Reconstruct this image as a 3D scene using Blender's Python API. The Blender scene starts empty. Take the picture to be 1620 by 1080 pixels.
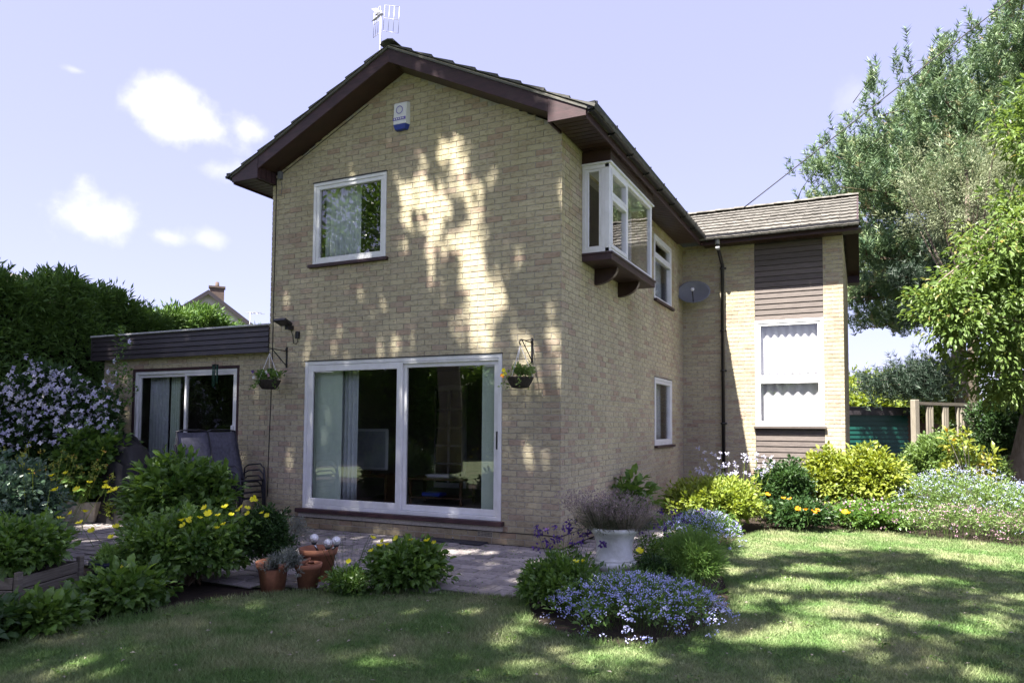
import bpy, math, random
import numpy as np
from mathutils import Vector, Matrix
random.seed(7); RNG = np.random.default_rng(7)
SC = bpy.context.scene
COL = SC.collection
# ------------------------------------------------------------------ camera
CAMP = np.array([3.2359, -7.6231, 1.4535]); YAW, PITCH, ROLL, FPX = .4292, .0481, .0055, 1110.5
CX, CY = 857.0, 618.35
_a, _b = math.cos(YAW), math.sin(YAW)
FW = np.array([-_b*math.cos(PITCH), _a*math.cos(PITCH), math.sin(PITCH)])
_R0 = np.array([_a, _b, 0.]); _U0 = np.cross(_R0, FW)
RT = _R0*math.cos(ROLL)+_U0*math.sin(ROLL); UP = -_R0*math.sin(ROLL)+_U0*math.cos(ROLL)
cd = bpy.data.cameras.new('camera'); cam = bpy.data.objects.new('camera', cd); COL.objects.link(cam)
cam.matrix_world = Matrix(((RT[0], UP[0], -FW[0], CAMP[0]), (RT[1], UP[1], -FW[1], CAMP[1]), (RT[2], UP[2], -FW[2], CAMP[2]), (0, 0, 0, 1)))
cd.sensor_width = 36; cd.lens = FPX/1620*36; cd.shift_x = -(CX-810)/1620; cd.shift_y = (CY-540)/1620
cd.clip_start = .05; cd.clip_end = 3000
SC.camera = cam
def at(u, v, **k):
    """the point of the place seen at photograph pixel (u, v) on a plane x=, y=, z= or at depth d="""
    d = FW + RT*(u-CX)/FPX - UP*(v-CY)/FPX
    (n, val), = k.items()
    if n == 'd': return CAMP + d*val
    i = 'xyz'.index(n); return CAMP + d*((val-CAMP[i])/d[i])
# ------------------------------------------------------------------ light
SUN = np.array([-.164, -.58, 1.]); SUN /= np.linalg.norm(SUN)
ELEV = math.asin(SUN[2]); AZ = math.atan2(SUN[0], SUN[1])
sd = bpy.data.lights.new('sun', 'SUN'); sd.energy = 4.6; sd.angle = math.radians(.53); sd.color = (1, .955, .87)
so = bpy.data.objects.new('sun', sd); COL.objects.link(so)
so.rotation_euler = Vector(SUN).to_track_quat('Z', 'Y').to_euler(); so.location = (0, 0, 30)
SC.view_settings.view_transform = 'Standard'; SC.view_settings.look = 'None'; SC.view_settings.gamma = 1
SC.view_settings.exposure = 2.28
SC.view_settings.use_curve_mapping = False
W = bpy.data.worlds.new('World'); SC.world = W; W.use_nodes = True
def sky():
    nt = W.node_tree; N = nt.nodes; L = nt.links; N.clear()
    out = N.new('ShaderNodeOutputWorld'); bg = N.new('ShaderNodeBackground'); bg.inputs[1].default_value = .0735
    st = N.new('ShaderNodeTexSky'); st.sky_type = 'NISHITA'; st.sun_disc = False
    st.sun_elevation = ELEV; st.sun_rotation = AZ; st.air_density = 1.; st.dust_density = 1.2; st.ozone_density = 1.5
    mx = N.new('ShaderNodeMix'); mx.data_type = 'RGBA'; mx.inputs[0].default_value = .72
    hz = N.new('ShaderNodeHueSaturation'); hz.inputs['Saturation'].default_value = .9; L.new(st.outputs[0], hz.inputs['Color'])
    tn = N.new('ShaderNodeMix'); tn.data_type = 'RGBA'; tn.blend_type = 'MULTIPLY'; tn.inputs[0].default_value = 1; L.new(hz.outputs[0], tn.inputs[6]); tn.inputs[7].default_value = (1.08, .97, 1.12, 1)
    L.new(tn.outputs[2], mx.inputs[6]); mx.inputs[7].default_value = (1.95, 1.93, 3.15, 1)
    tc = N.new('ShaderNodeTexCoord')
    no = N.new('ShaderNodeTexNoise'); no.inputs['Scale'].default_value = 13; no.inputs['Detail'].default_value = 9; no.inputs['Roughness'].default_value = .55
    L.new(tc.outputs['Generated'], no.inputs['Vector'])
    prev = None
    def mth(op, a, b=None, c=None):
        m = N.new('ShaderNodeMath'); m.operation = op
        for i, x in enumerate((a, b, c)):
            if x is None: continue
            if isinstance(x, (int, float)): m.inputs[i].default_value = x
            else: L.new(x, m.inputs[i])
        return m.outputs[0]
    for (u, v, ru, rv, s) in ((235, 165, 70, 45, 1), (300, 205, 110, 42, 1), (395, 205, 60, 28, 1), (345, 268, 60, 30, .6),
                              (125, 345, 70, 55, 1), (170, 350, 75, 42, 1), (265, 375, 65, 25, .75), (330, 378, 35, 20, .5), (122, 112, 30, 10, .5), (1370, 150, 60, 35, .25),
                              (-700, 300, 300, 90, 1), (2700, 250, 260, 80, 1), (2300, -500, 300, 120, .8), (700, -900, 420, 200, .9), (-900, -700, 400, 200, .9), (200, -2200, 900, 600, .9), (2600, -2400, 900, 700, .9)):  # this row: clouds out of view, added as fill light for the shade
        c = FW + RT*(u-CX)/FPX - UP*(v-CY)/FPX; l = np.linalg.norm(c); c = c/l
        r = np.cross(c, (0, 0, 1)); r /= np.linalg.norm(r); up = np.cross(r, c)
        sub = N.new('ShaderNodeVectorMath'); sub.operation = 'SUBTRACT'; L.new(tc.outputs['Generated'], sub.inputs[0]); sub.inputs[1].default_value = tuple(c)
        ds = []
        for ax, rr in ((r, ru), (up, rv)):
            d = N.new('ShaderNodeVectorMath'); d.operation = 'DOT_PRODUCT'; L.new(sub.outputs[0], d.inputs[0]); d.inputs[1].default_value = tuple(ax/(rr/FPX/l))
            ds.append(mth('MULTIPLY', d.outputs['Value'], d.outputs['Value']))
        q = mth('SQRT', mth('ADD', ds[0], ds[1]))
        q = mth('SUBTRACT', 1.0, q)                                # 1 in the middle, 0 on the rim
        q = mth('ADD', q, mth('MULTIPLY', mth('SUBTRACT', no.outputs[0], .5), 2.8))
        mr = N.new('ShaderNodeMapRange'); mr.interpolation_type = 'SMOOTHSTEP'; L.new(q, mr.inputs[0]); mr.inputs[1].default_value = 0; mr.inputs[2].default_value = .95; mr.inputs[4].default_value = s
        prev = mr.outputs[0] if prev is None else mth('MAXIMUM', prev, mr.outputs[0])
    mc = N.new('ShaderNodeMix'); mc.data_type = 'RGBA'; L.new(prev, mc.inputs[0]); L.new(mx.outputs[2], mc.inputs[6]); mc.inputs[7].default_value = (3.5, 3.52, 3.6, 1)
    L.new(mc.outputs[2], bg.inputs[0]); L.new(bg.outputs[0], out.inputs[0])
sky()
# ------------------------------------------------------------------ materials
MATS = {}
def newmat(name):
    m = bpy.data.materials.new(name); m.use_nodes = True; m.node_tree.nodes.clear(); MATS[name] = m
    return m, m.node_tree.nodes, m.node_tree.links
def _n(N, L, typ, ins=None, **at_):
    n = N.new(typ)
    for k, v in at_.items(): setattr(n, k, v)
    for k, v in (ins or {}).items():
        if isinstance(v, bpy.types.NodeSocket): L.new(v, n.inputs[k])
        else: n.inputs[k].default_value = v
    return n
def c4(c): return (c[0], c[1], c[2], 1)
def basic(name, c1, c2=None, rough=.6, scale=8, bump=.2, spec=.4, metal=0, stretch=(1, 1, 1), bscale=None, coat=0, rnd=0.):
    """two-tone noise surface with fine relief; rnd adds a tone of its own to each piece"""
    m, N, L = newmat(name); c2 = c2 or tuple(x*.75 for x in c1)
    out = _n(N, L, 'ShaderNodeOutputMaterial'); tc = _n(N, L, 'ShaderNodeTexCoord')
    oi = _n(N, L, 'ShaderNodeObjectInfo'); ar = _n(N, L, 'ShaderNodeAttribute', attribute_name='r')
    mp = _n(N, L, 'ShaderNodeMapping', {0: tc.outputs['Object'], 3: stretch})
    off = _n(N, L, 'ShaderNodeMath', {0: oi.outputs['Random'], 1: ar.outputs['Fac']}, operation='ADD')
    of2 = _n(N, L, 'ShaderNodeMath', {0: off.outputs[0], 1: 37.}, operation='MULTIPLY')
    av = _n(N, L, 'ShaderNodeVectorMath', {0: mp.outputs[0], 1: of2.outputs[0]}, operation='ADD')
    no = _n(N, L, 'ShaderNodeTexNoise', {'Vector': av.outputs[0], 'Scale': scale, 'Detail': 8., 'Roughness': .65})
    mr = _n(N, L, 'ShaderNodeMapRange', {0: no.outputs[0], 1: .35, 2: .65})
    mx = _n(N, L, 'ShaderNodeMix', {0: mr.outputs[0], 6: c4(c2), 7: c4(c1)}, data_type='RGBA')
    fr = _n(N, L, 'ShaderNodeMath', {0: off.outputs[0]}, operation='FRACT')
    vv = _n(N, L, 'ShaderNodeMapRange', {0: fr.outputs[0], 3: 1-rnd, 4: 1+rnd})
    hs = _n(N, L, 'ShaderNodeHueSaturation', {'Color': mx.outputs[2], 'Value': vv.outputs[0]})
    p = _n(N, L, 'ShaderNodeBsdfPrincipled', {'Base Color': hs.outputs[0], 'Roughness': rough, 'Metallic': metal, 'Specular IOR Level': spec, 'Coat Weight': coat})
    if bump:
        nb = _n(N, L, 'ShaderNodeTexNoise', {'Vector': av.outputs[0], 'Scale': bscale or scale*6, 'Detail': 6.})
        b = _n(N, L, 'ShaderNodeBump', {'Strength': bump, 'Distance': .004, 'Height': nb.outputs[0]}); L.new(b.outputs[0], p.inputs['Normal'])
    L.new(p.outputs[0], out.inputs[0]); return m
def brickmat(name, tones):
    m, N, L = newmat(name)
    out = _n(N, L, 'ShaderNodeOutputMaterial'); ge = _n(N, L, 'ShaderNodeNewGeometry')
    oi = _n(N, L, 'ShaderNodeObjectInfo'); ar = _n(N, L, 'ShaderNodeAttribute', attribute_name='r')
    off = _n(N, L, 'ShaderNodeMath', {0: oi.outputs['Random'], 1: ar.outputs['Fac']}, operation='ADD')
    fr = _n(N, L, 'ShaderNodeMath', {0: off.outputs[0]}, operation='FRACT')
    cr = _n(N, L, 'ShaderNodeValToRGB', {0: fr.outputs[0]}); e = cr.color_ramp; e.interpolation = 'LINEAR'
    for i, (pz, c) in enumerate(tones):
        q = e.elements[i] if i < 2 else e.elements.new(pz)
        q.position = pz; q.color = c4(c)
    mp = _n(N, L, 'ShaderNodeMapping', {0: ge.outputs['Position'], 3: (5, 5, 14)})
    of2 = _n(N, L, 'ShaderNodeMath', {0: off.outputs[0], 1: 91.}, operation='MULTIPLY')
    av = _n(N, L, 'ShaderNodeVectorMath', {0: mp.outputs[0], 1: of2.outputs[0]}, operation='ADD')
    no = _n(N, L, 'ShaderNodeTexNoise', {'Vector': av.outputs[0], 'Scale': 3., 'Detail': 7., 'Roughness': .75})
    mr = _n(N, L, 'ShaderNodeMapRange', {0: no.outputs[0], 1: .49, 2: .68, 4: .72})
    mx = _n(N, L, 'ShaderNodeMix', {0: mr.outputs[0], 6: cr.outputs[0], 7: (.13, .085, .055, 1)}, data_type='RGBA')
    big = _n(N, L, 'ShaderNodeTexNoise', {'Vector': ge.outputs['Position'], 'Scale': .9, 'Detail': 4.})
    bm = _n(N, L, 'ShaderNodeMapRange', {0: big.outputs[0], 1: .3, 2: .7, 3: .84, 4: 1.1})
    sx = _n(N, L, 'ShaderNodeSeparateXYZ', {0: ge.outputs['Position']}); sn = _n(N, L, 'ShaderNodeSeparateXYZ', {0: ge.outputs['Normal']})
    mp2 = _n(N, L, 'ShaderNodeMapping', {0: ge.outputs['Position'], 3: (2.2, 2.2, .8)}); al = _n(N, L, 'ShaderNodeTexNoise', {'Vector': mp2.outputs[0], 'Scale': 1.1, 'Detail': 6., 'Roughness': .7})
    h1 = _n(N, L, 'ShaderNodeMapRange', {0: sx.outputs[2], 1: 2.6, 2: 4.9}); a1 = _n(N, L, 'ShaderNodeMapRange', {0: al.outputs[0], 1: .42, 2: .7})
    side = _n(N, L, 'ShaderNodeMapRange', {0: sn.outputs[0], 1: .3, 2: .9, 3: .25, 4: 1.}); f1 = _n(N, L, 'ShaderNodeMath', {0: h1.outputs[0], 1: a1.outputs[0]}, operation='MULTIPLY'); f2 = _n(N, L, 'ShaderNodeMath', {0: f1.outputs[0], 1: side.outputs[0]}, operation='MULTIPLY')
    mA = _n(N, L, 'ShaderNodeMix', {0: f2.outputs[0], 6: mx.outputs[2], 7: (.30, .27, .08, 1)}, data_type='RGBA')
    h2 = _n(N, L, 'ShaderNodeMapRange', {0: sx.outputs[2], 1: .42, 2: .05}); a2 = _n(N, L, 'ShaderNodeMapRange', {0: al.outputs[0], 1: .35, 2: .6, 3: .25, 4: .75}); f3 = _n(N, L, 'ShaderNodeMath', {0: h2.outputs[0], 1: a2.outputs[0]}, operation='MULTIPLY')
    mB = _n(N, L, 'ShaderNodeMix', {0: f3.outputs[0], 6: mA.outputs[2], 7: (.20, .15, .09, 1)}, data_type='RGBA')
    hs = _n(N, L, 'ShaderNodeHueSaturation', {'Color': mB.outputs[2], 'Value': bm.outputs[0]})
    p = _n(N, L, 'ShaderNodeBsdfPrincipled', {'Base Color': hs.outputs[0], 'Roughness': .88, 'Specular IOR Level': .25})
    nb = _n(N, L, 'ShaderNodeTexNoise', {'Vector': ge.outputs['Position'], 'Scale': 90., 'Detail': 6.})
    b = _n(N, L, 'ShaderNodeBump', {'Strength': .6, 'Distance': .004, 'Height': nb.outputs[0]}); L.new(b.outputs[0], p.inputs['Normal'])
    L.new(p.outputs[0], out.inputs[0]); return m
def leafmat(name, c1, c2, trans=.35, rough=.45, spec=.4, c3=None):
    """foliage: each leaf its own tone between c1 and c2 (a few c3), light passing through"""
    m, N, L = newmat(name)
    out = _n(N, L, 'ShaderNodeOutputMaterial'); ar = _n(N, L, 'ShaderNodeAttribute', attribute_name='r')
    cr = _n(N, L, 'ShaderNodeValToRGB', {0: ar.outputs['Fac']}); e = cr.color_ramp
    e.elements[0].color = c4(c1); e.elements[1].position = .85; e.elements[1].color = c4(c2)
    if c3: q = e.elements.new(1.); q.color = c4(c3)
    p = _n(N, L, 'ShaderNodeBsdfPrincipled', {'Base Color': cr.outputs[0], 'Roughness': rough, 'Specular IOR Level': spec})
    hs = _n(N, L, 'ShaderNodeHueSaturation', {'Color': cr.outputs[0], 'Value': 1.35, 'Saturation': 1.15, 'Hue': .485})
    t = _n(N, L, 'ShaderNodeBsdfTranslucent', {0: hs.outputs[0]})
    ms = _n(N, L, 'ShaderNodeMixShader', {0: trans, 1: p.outputs[0], 2: t.outputs[0]})
    L.new(ms.outputs[0], out.inputs[0]); return m
def glassmat(name, tint=(1, 1, 1), refl=1.0):
    m, N, L = newmat(name)
    out = _n(N, L, 'ShaderNodeOutputMaterial')
    lw = _n(N, L, 'ShaderNodeFresnel', {0: 1.55}); ge = _n(N, L, 'ShaderNodeNewGeometry'); fr_ = _n(N, L, 'ShaderNodeMath', {0: 1., 1: ge.outputs['Backfacing']}, operation='SUBTRACT')
    k0 = _n(N, L, 'ShaderNodeMath', {0: lw.outputs[0], 1: 2.0*refl}, operation='MULTIPLY', use_clamp=True); k = _n(N, L, 'ShaderNodeMath', {0: k0.outputs[0], 1: fr_.outputs[0]}, operation='MULTIPLY'); nz = _n(N, L, 'ShaderNodeTexNoise', {'Vector': ge.outputs['Position'], 'Scale': 1.3, 'Detail': 1.})
    bp = _n(N, L, 'ShaderNodeBump', {'Strength': .12, 'Distance': .01, 'Height': nz.outputs[0]})
    t = _n(N, L, 'ShaderNodeBsdfTransparent', {0: c4(tint)}); g = _n(N, L, 'ShaderNodeBsdfGlossy', {0: (1, 1, 1, 1), 'Roughness': .0, 'Normal': bp.outputs[0]})
    ms = _n(N, L, 'ShaderNodeMixShader', {0: k.outputs[0], 1: t.outputs[0], 2: g.outputs[0]}); L.new(ms.outputs[0], out.inputs[0]); return m
BUFF = [(0, (.46, .40, .275)), (.25, (.51, .455, .31)), (.45, (.44, .385, .27)), (.62, (.49, .435, .30)), (.72, (.44, .36, .27)), (.86, (.40, .30, .225)), (.93, (.48, .42, .30)), (1, (.46, .40, .275))]
M_brick = brickmat('buff_brick', BUFF)
M_mortar = basic('mortar', (.42, .39, .345), (.30, .28, .25), rough=.95, scale=30, bump=.5)
M_upvc = basic('white_upvc', (.80, .80, .82), (.69, .69, .69), rough=.32, scale=5, bump=0, spec=.5)
M_maroon = basic('maroon_board', (.062, .030, .035), (.034, .019, .022), rough=.5, scale=6, bump=.25, stretch=(1, 1, 5), rnd=.12)
M_soffit = basic('soffit_board', (.045, .022, .017), (.032, .016, .013), rough=.4, scale=6, bump=.15, rnd=.15)
M_clad = basic('brown_cladding', (.145, .12, .108), (.085, .07, .064), rough=.65, scale=7, bump=.5, stretch=(1, 1, 14), rnd=.15)
M_darkclad = basic('dark_cladding', (.05, .042, .047), (.035, .03, .034), rough=.4, scale=7, bump=.4, stretch=(1, 1, 10), rnd=.15)
M_black = basic('black_plastic', (.022, .022, .026), (.016, .016, .018), rough=.35, scale=9, bump=.05)
M_tile = basic('roof_tile', (.18, .168, .15), (.075, .07, .06), rough=.95, scale=7, bump=1., rnd=.15)
M_darktile = basic('dark_roof_tile', (.125, .12, .11), (.07, .07, .065), rough=.9, scale=12, bump=.8, rnd=.2)
M_lead = basic('pale_trim', (.5, .5, .52), (.4, .4, .42), rough=.4, scale=6, bump=.05)
M_glass = glassmat('window_glass', refl=1.3)
M_steel = basic('steel', (.55, .55, .56), (.45, .45, .46), rough=.25, scale=4, bump=0, metal=1)
M_alu = basic('aerial_aluminium', (.42, .42, .45), (.34, .34, .36), rough=.4, scale=4, bump=0, metal=.3)
M_dish = basic('dish_grey', (.16, .165, .18), (.14, .145, .16), rough=.5, scale=10, bump=.1)
M_blind = basic('pale_green_blind', (.50, .60, .50), (.46, .56, .47), rough=.8, scale=10, bump=.1)
M_curtain = basic('grey_curtain', (.45, .50, .52), (.38, .42, .45), rough=.9, scale=12, bump=.1)
M_net = basic('white_net', (.52, .52, .54), (.46, .46, .49), rough=.9, scale=12, bump=.1)
M_room = basic('room_wall', (.17, .15, .13), (.14, .125, .11), rough=.9, scale=2, bump=0)
M_carpet = basic('carpet', (.16, .15, .14), (.12, .11, .10), rough=1, scale=30, bump=.3)
M_wood = basic('dark_furniture_wood', (.10, .05, .025), (.06, .03, .016), rough=.4, scale=6, bump=.1, stretch=(1, 1, 8))
M_pine = basic('orange_pine_wood', (.30, .15, .06), (.22, .10, .04), rough=.5, scale=6, bump=.1, stretch=(1, 1, 6))
M_terra = basic('terracotta', (.37, .155, .085), (.21, .09, .055), rough=.85, scale=9, bump=.3)
M_stone = basic('reconstituted_stone', (.42, .38, .31), (.27, .24, .19), rough=.95, scale=12, bump=.8)
M_urn = basic('white_painted_stone', (.80, .81, .80), (.50, .51, .47), rough=.75, scale=6, bump=.5)
M_navy = basic('navy_glaze', (.03, .035, .07), (.02, .024, .05), rough=.3, scale=9, bump=.1)
M_weathered = basic('weathered_timber', (.20, .175, .145), (.10, .085, .07), rough=.9, scale=5, bump=.8, stretch=(1, 1, 14), rnd=.2)
M_fence = basic('pale_fence_timber', (.36, .32, .26), (.24, .21, .17), rough=.9, scale=5, bump=.6, stretch=(12, 12, 1), rnd=.15)
M_cover = basic('black_cover', (.025, .023, .026), (.018, .017, .019), rough=.6, scale=5, bump=.5, bscale=14)
M_sling = basic('grey_sling_fabric', (.12, .12, .16), (.075, .075, .10), rough=.8, scale=22, bump=.5)
M_chairmetal = basic('dark_chair_metal', (.03, .03, .042), (.025, .025, .03), rough=.35, scale=9, bump=.05)
M_soil = basic('soil', (.045, .03, .02), (.02, .014, .01), rough=1, scale=14, bump=1.)
M_paver = basic('block_paver', (.33, .295, .285), (.225, .20, .195), rough=.92, scale=14, bump=.8, rnd=.24)
M_joint = basic('mossy_joint', (.05, .06, .025), (.03, .035, .018), rough=1, scale=30, bump=.8)
M_ground = basic('ground_cover', (.06, .075, .03), (.035, .045, .02), rough=1, scale=.5, bump=.3)
M_bark = basic('grey_brown_bark', (.23, .19, .155), (.12, .095, .075), rough=.95, scale=7, bump=1., stretch=(3, 3, .7))
M_twig = basic('twig', (.11, .08, .05), (.07, .05, .03), rough=.9, scale=20, bump=.3)
M_garage = basic('green_garage_door', (.014, .10, .08), (.012, .08, .065), rough=.35, scale=3, bump=0)
M_wire = basic('wire_black', (.02, .02, .02), rough=.6, bump=0)
M_white = basic('white_plastic', (.78, .78, .80), (.74, .74, .76), rough=.4, bump=0)
M_blue = basic('blue_plastic', (.03, .06, .35), (.03, .05, .28), rough=.3, bump=0)
M_purple = basic('purple_print', (.14, .10, .45), (.14, .10, .42), rough=.4, bump=0)
M_render = basic('pale_render', (.45, .42, .40), (.40, .37, .35), rough=.9, bump=.2)
M_chim = basic('dark_chimney_brick', (.13, .09, .075), (.08, .06, .05), rough=.9, bump=.2)
M_brown = basic('brown_render', (.20, .12, .08), (.16, .09, .06), rough=.9, bump=.2)
def globemat():
    m, N, L = newmat('crackle_glass')
    out = _n(N, L, 'ShaderNodeOutputMaterial'); tc = _n(N, L, 'ShaderNodeTexCoord')
    v = _n(N, L, 'ShaderNodeTexVoronoi', {'Vector': tc.outputs['Object'], 'Scale': 70.}, feature='DISTANCE_TO_EDGE')
    b = _n(N, L, 'ShaderNodeBump', {'Strength': 1., 'Distance': .01, 'Height': v.outputs[0]})
    p = _n(N, L, 'ShaderNodeBsdfPrincipled', {'Base Color': (.85, .85, .9, 1), 'Roughness': .08, 'Metallic': .55, 'Normal': b.outputs[0]})
    L.new(p.outputs[0], out.inputs[0]); return m
M_globe = globemat()
def lawnmat():
    m, N, L = newmat('lawn_turf')
    out = _n(N, L, 'ShaderNodeOutputMaterial'); ge = _n(N, L, 'ShaderNodeNewGeometry'); ar = _n(N, L, 'ShaderNodeAttribute', attribute_name='r')
    a = _n(N, L, 'ShaderNodeTexNoise', {'Vector': ge.outputs['Position'], 'Scale': 1.6, 'Detail': 7., 'Roughness': .65})
    mr = _n(N, L, 'ShaderNodeMapRange', {0: a.outputs[0], 1: .4, 2: .64})
    m1 = _n(N, L, 'ShaderNodeMix', {0: mr.outputs[0], 6: (.13, .225, .065, 1), 7: (.315, .335, .175, 1)}, data_type='RGBA')
    m2 = _n(N, L, 'ShaderNodeMapRange', {0: ar.outputs['Fac'], 1: 0, 2: 1, 3: .65, 4: 1.35})
    hs = _n(N, L, 'ShaderNodeHueSaturation', {'Color': m1.outputs[2], 'Value': m2.outputs[0]})
    p = _n(N, L, 'ShaderNodeBsdfPrincipled', {'Base Color': hs.outputs[0], 'Roughness': .6, 'Specular IOR Level': .3})
    t = _n(N, L, 'ShaderNodeBsdfTranslucent', {0: hs.outputs[0]})
    ms = _n(N, L, 'ShaderNodeMixShader', {0: .25, 1: p.outputs[0], 2: t.outputs[0]}); L.new(ms.outputs[0], out.inputs[0]); return m
M_lawn = lawnmat()
L_green = leafmat('leaf_mid_green', (.04, .10, .02), (.16, .27, .06), rough=.38, spec=.5)
L_dark = leafmat('leaf_dark', (.018, .05, .014), (.055, .11, .03), trans=.25)
L_blue = leafmat('leaf_blue_green', (.06, .115, .07), (.13, .20, .12), trans=.2, rough=.28, spec=.6)
L_lime = leafmat('leaf_lime', (.13, .19, .03), (.30, .34, .06), trans=.3)
L_yell = leafmat('leaf_yellow_green', (.15, .22, .04), (.30, .36, .07), trans=.35)
L_orange = leafmat('leaf_yellow_tinged', (.14, .20, .04), (.34, .36, .07), trans=.35, c3=(.45, .20, .06))
L_light = leafmat('leaf_light_green', (.10, .17, .05), (.20, .29, .09), trans=.35)
L_chest = leafmat('leaf_tree', (.075, .135, .03), (.19, .27, .075), trans=.4, c3=(.34, .26, .10))
L_canopy = leafmat('leaf_canopy', (.10, .18, .05), (.17, .27, .08), trans=.5)
L_hedge = leafmat('leaf_conifer', (.055, .12, .03), (.14, .24, .055), trans=.15, rough=.6)
L_pine = leafmat('needle_pine', (.045, .10, .055), (.20, .28, .13), trans=.15, rough=.5, c3=(.42, .30, .17))
L_pinedark = leafmat('needle_pine_dark', (.025, .045, .03), (.05, .08, .05), trans=.1)
L_silver = leafmat('needle_silver', (.17, .21, .12), (.30, .33, .20), trans=.15, rough=.6)
L_dill = leafmat('leaf_feathery', (.10, .20, .05), (.22, .35, .10), trans=.4)
L_grey = leafmat('leaf_grey', (.12, .14, .12), (.24, .26, .22), trans=.15)
F_blue = leafmat('petal_blue', (.32, .34, .72), (.58, .59, .88), trans=.3)
F_paleblue = leafmat('petal_pale_blue', (.36, .40, .66), (.56, .58, .78), trans=.3)
F_lilac = leafmat('petal_lilac', (.48, .46, .68), (.78, .76, .88), trans=.3)
F_pink = leafmat('petal_pink', (.42, .22, .34), (.62, .42, .50), trans=.3)
F_purple = leafmat('petal_purple', (.05, .025, .13), (.12, .05, .26), trans=.2)
F_mauve = leafmat('petal_lavender', (.17, .13, .13), (.33, .26, .26), trans=.2)
F_straw = leafmat('dry_stem', (.26, .22, .17), (.42, .37, .31), trans=.2)
F_yellow = leafmat('petal_yellow', (.80, .74, .02), (.88, .84, .06), trans=.35)
F_orange = leafmat('petal_orange', (.80, .30, .01), (.85, .42, .02), trans=.3)
F_white = leafmat('petal_white', (.75, .75, .75), (.85, .85, .85), trans=.3)
# ------------------------------------------------------------------ objects
def tag(o, label=None, cat=None, group=None, kind=None):
    if label: o['label'] = label
    if cat: o['category'] = cat
    if group: o['group'] = group
    if kind: o['kind'] = kind
    return o
def empty(name, loc=(0, 0, 0), rz=0, label=None, cat=None, group=None):
    o = bpy.data.objects.new(name, None); o.empty_display_size = .2; COL.objects.link(o)
    o.location = tuple(float(x) for x in loc); o.rotation_euler = (0, 0, rz); return tag(o, label, cat, group)
def link(name, me, parent=None):
    o = bpy.data.objects.new(name, me); COL.objects.link(o)
    if parent: o.parent = parent
    return o
class MB:
    """collects boxes, bars, tubes and turned shapes and links them as one mesh object; o/u/n give a wall's own axes"""
    def __init__(s, o=(0, 0, 0), u=(1, 0, 0), n=(0, 1, 0), up=(0, 0, 1)):
        s.v = []; s.f = []; s.m = []; s.sm = []; s.o = np.array(o, float); s.u = np.array(u, float); s.n = np.array(n, float); s.w = np.array(up, float); s.mi = 0
    def T(s, p): return tuple(s.o+s.u*p[0]+s.n*p[1]+s.w*p[2])
    def add(s, vs, fs, smooth=False):
        k = len(s.v); s.v += [s.T(p) for p in vs]; s.f += [tuple(i+k for i in f) for f in fs]; s.m += [s.mi]*len(fs); s.sm += [smooth]*len(fs); return s
    def box(s, a0, a1, b0, b1, c0, c1):
        return s.add([(a0, b0, c0), (a1, b0, c0), (a1, b1, c0), (a0, b1, c0), (a0, b0, c1), (a1, b0, c1), (a1, b1, c1), (a0, b1, c1)],
                     [(0, 3, 2, 1), (4, 5, 6, 7), (0, 1, 5, 4), (1, 2, 6, 5), (2, 3, 7, 6), (3, 0, 4, 7)])
    def tube(s, pts, r, n=8, caps=True):
        P = [np.array(p, float) for p in pts]; R = r if hasattr(r, '__len__') else [r]*len(P); vs = []; fs = []
        prev = None
        for i, p in enumerate(P):
            d = P[min(i+1, len(P)-1)]-P[max(i-1, 0)]; d = d/(np.linalg.norm(d)+1e-9)
            if prev is None:
                a = np.cross(d, (0, 0, 1)); a = np.cross(d, (1, 0, 0)) if np.linalg.norm(a) < .1 else a
            else: a = prev-d*np.dot(prev, d)
            a /= np.linalg.norm(a)+1e-9; prev = a; b = np.cross(d, a)
            vs += [tuple(p+(a*math.cos(t)+b*math.sin(t))*R[i]) for t in [2*math.pi*k/n for k in range(n)]]
        for i in range(len(P)-1):
            for k in range(n): fs.append((i*n+k, i*n+(k+1) % n, (i+1)*n+(k+1) % n, (i+1)*n+k))
        if caps: fs += [tuple(range(n))[::-1], tuple(range((len(P)-1)*n, len(P)*n))]
        return s.add(vs, fs, True)
    def lathe(s, prof, n=24, c=(0, 0, 0), sq=None):
        vs = []; fs = []
        for r, z in prof:
            for k in range(n):
                t = 2*math.pi*k/n; vs.append((c[0]+r*math.cos(t), c[1]+r*math.sin(t), c[2]+z))
        for i in range(len(prof)-1):
            for k in range(n): fs.append((i*n+k, i*n+(k+1) % n, (i+1)*n+(k+1) % n, (i+1)*n+k))
        return s.add(vs, fs, True)
    def prism(s, poly, b0, b1):
        """outline in the wall's (u, up) plane, from b0 to b1 along n"""
        n = len(poly); vs = [(x, b0, z) for x, z in poly]+[(x, b1, z) for x, z in poly]
        return s.add(vs, [tuple(range(n)), tuple(range(n, 2*n))[::-1]]+[(i, i+n, (i+1) % n+n, (i+1) % n) for i in range(n)])
    def build(s, name, mats, parent=None, bevel=0):
        me = bpy.data.meshes.new(name); me.from_pydata(s.v, [], s.f)
        for m in (mats if isinstance(mats, (list, tuple)) else [mats]): me.materials.append(m)
        me.polygons.foreach_set('material_index', s.m); me.polygons.foreach_set('use_smooth', s.sm); me.update()
        o = link(name, me, parent)
        if bevel:
            b = o.modifiers.new('bevel', 'BEVEL'); b.width = bevel; b.segments = 1; b.limit_method = 'ANGLE'; b.angle_limit = .7
        return o
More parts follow.
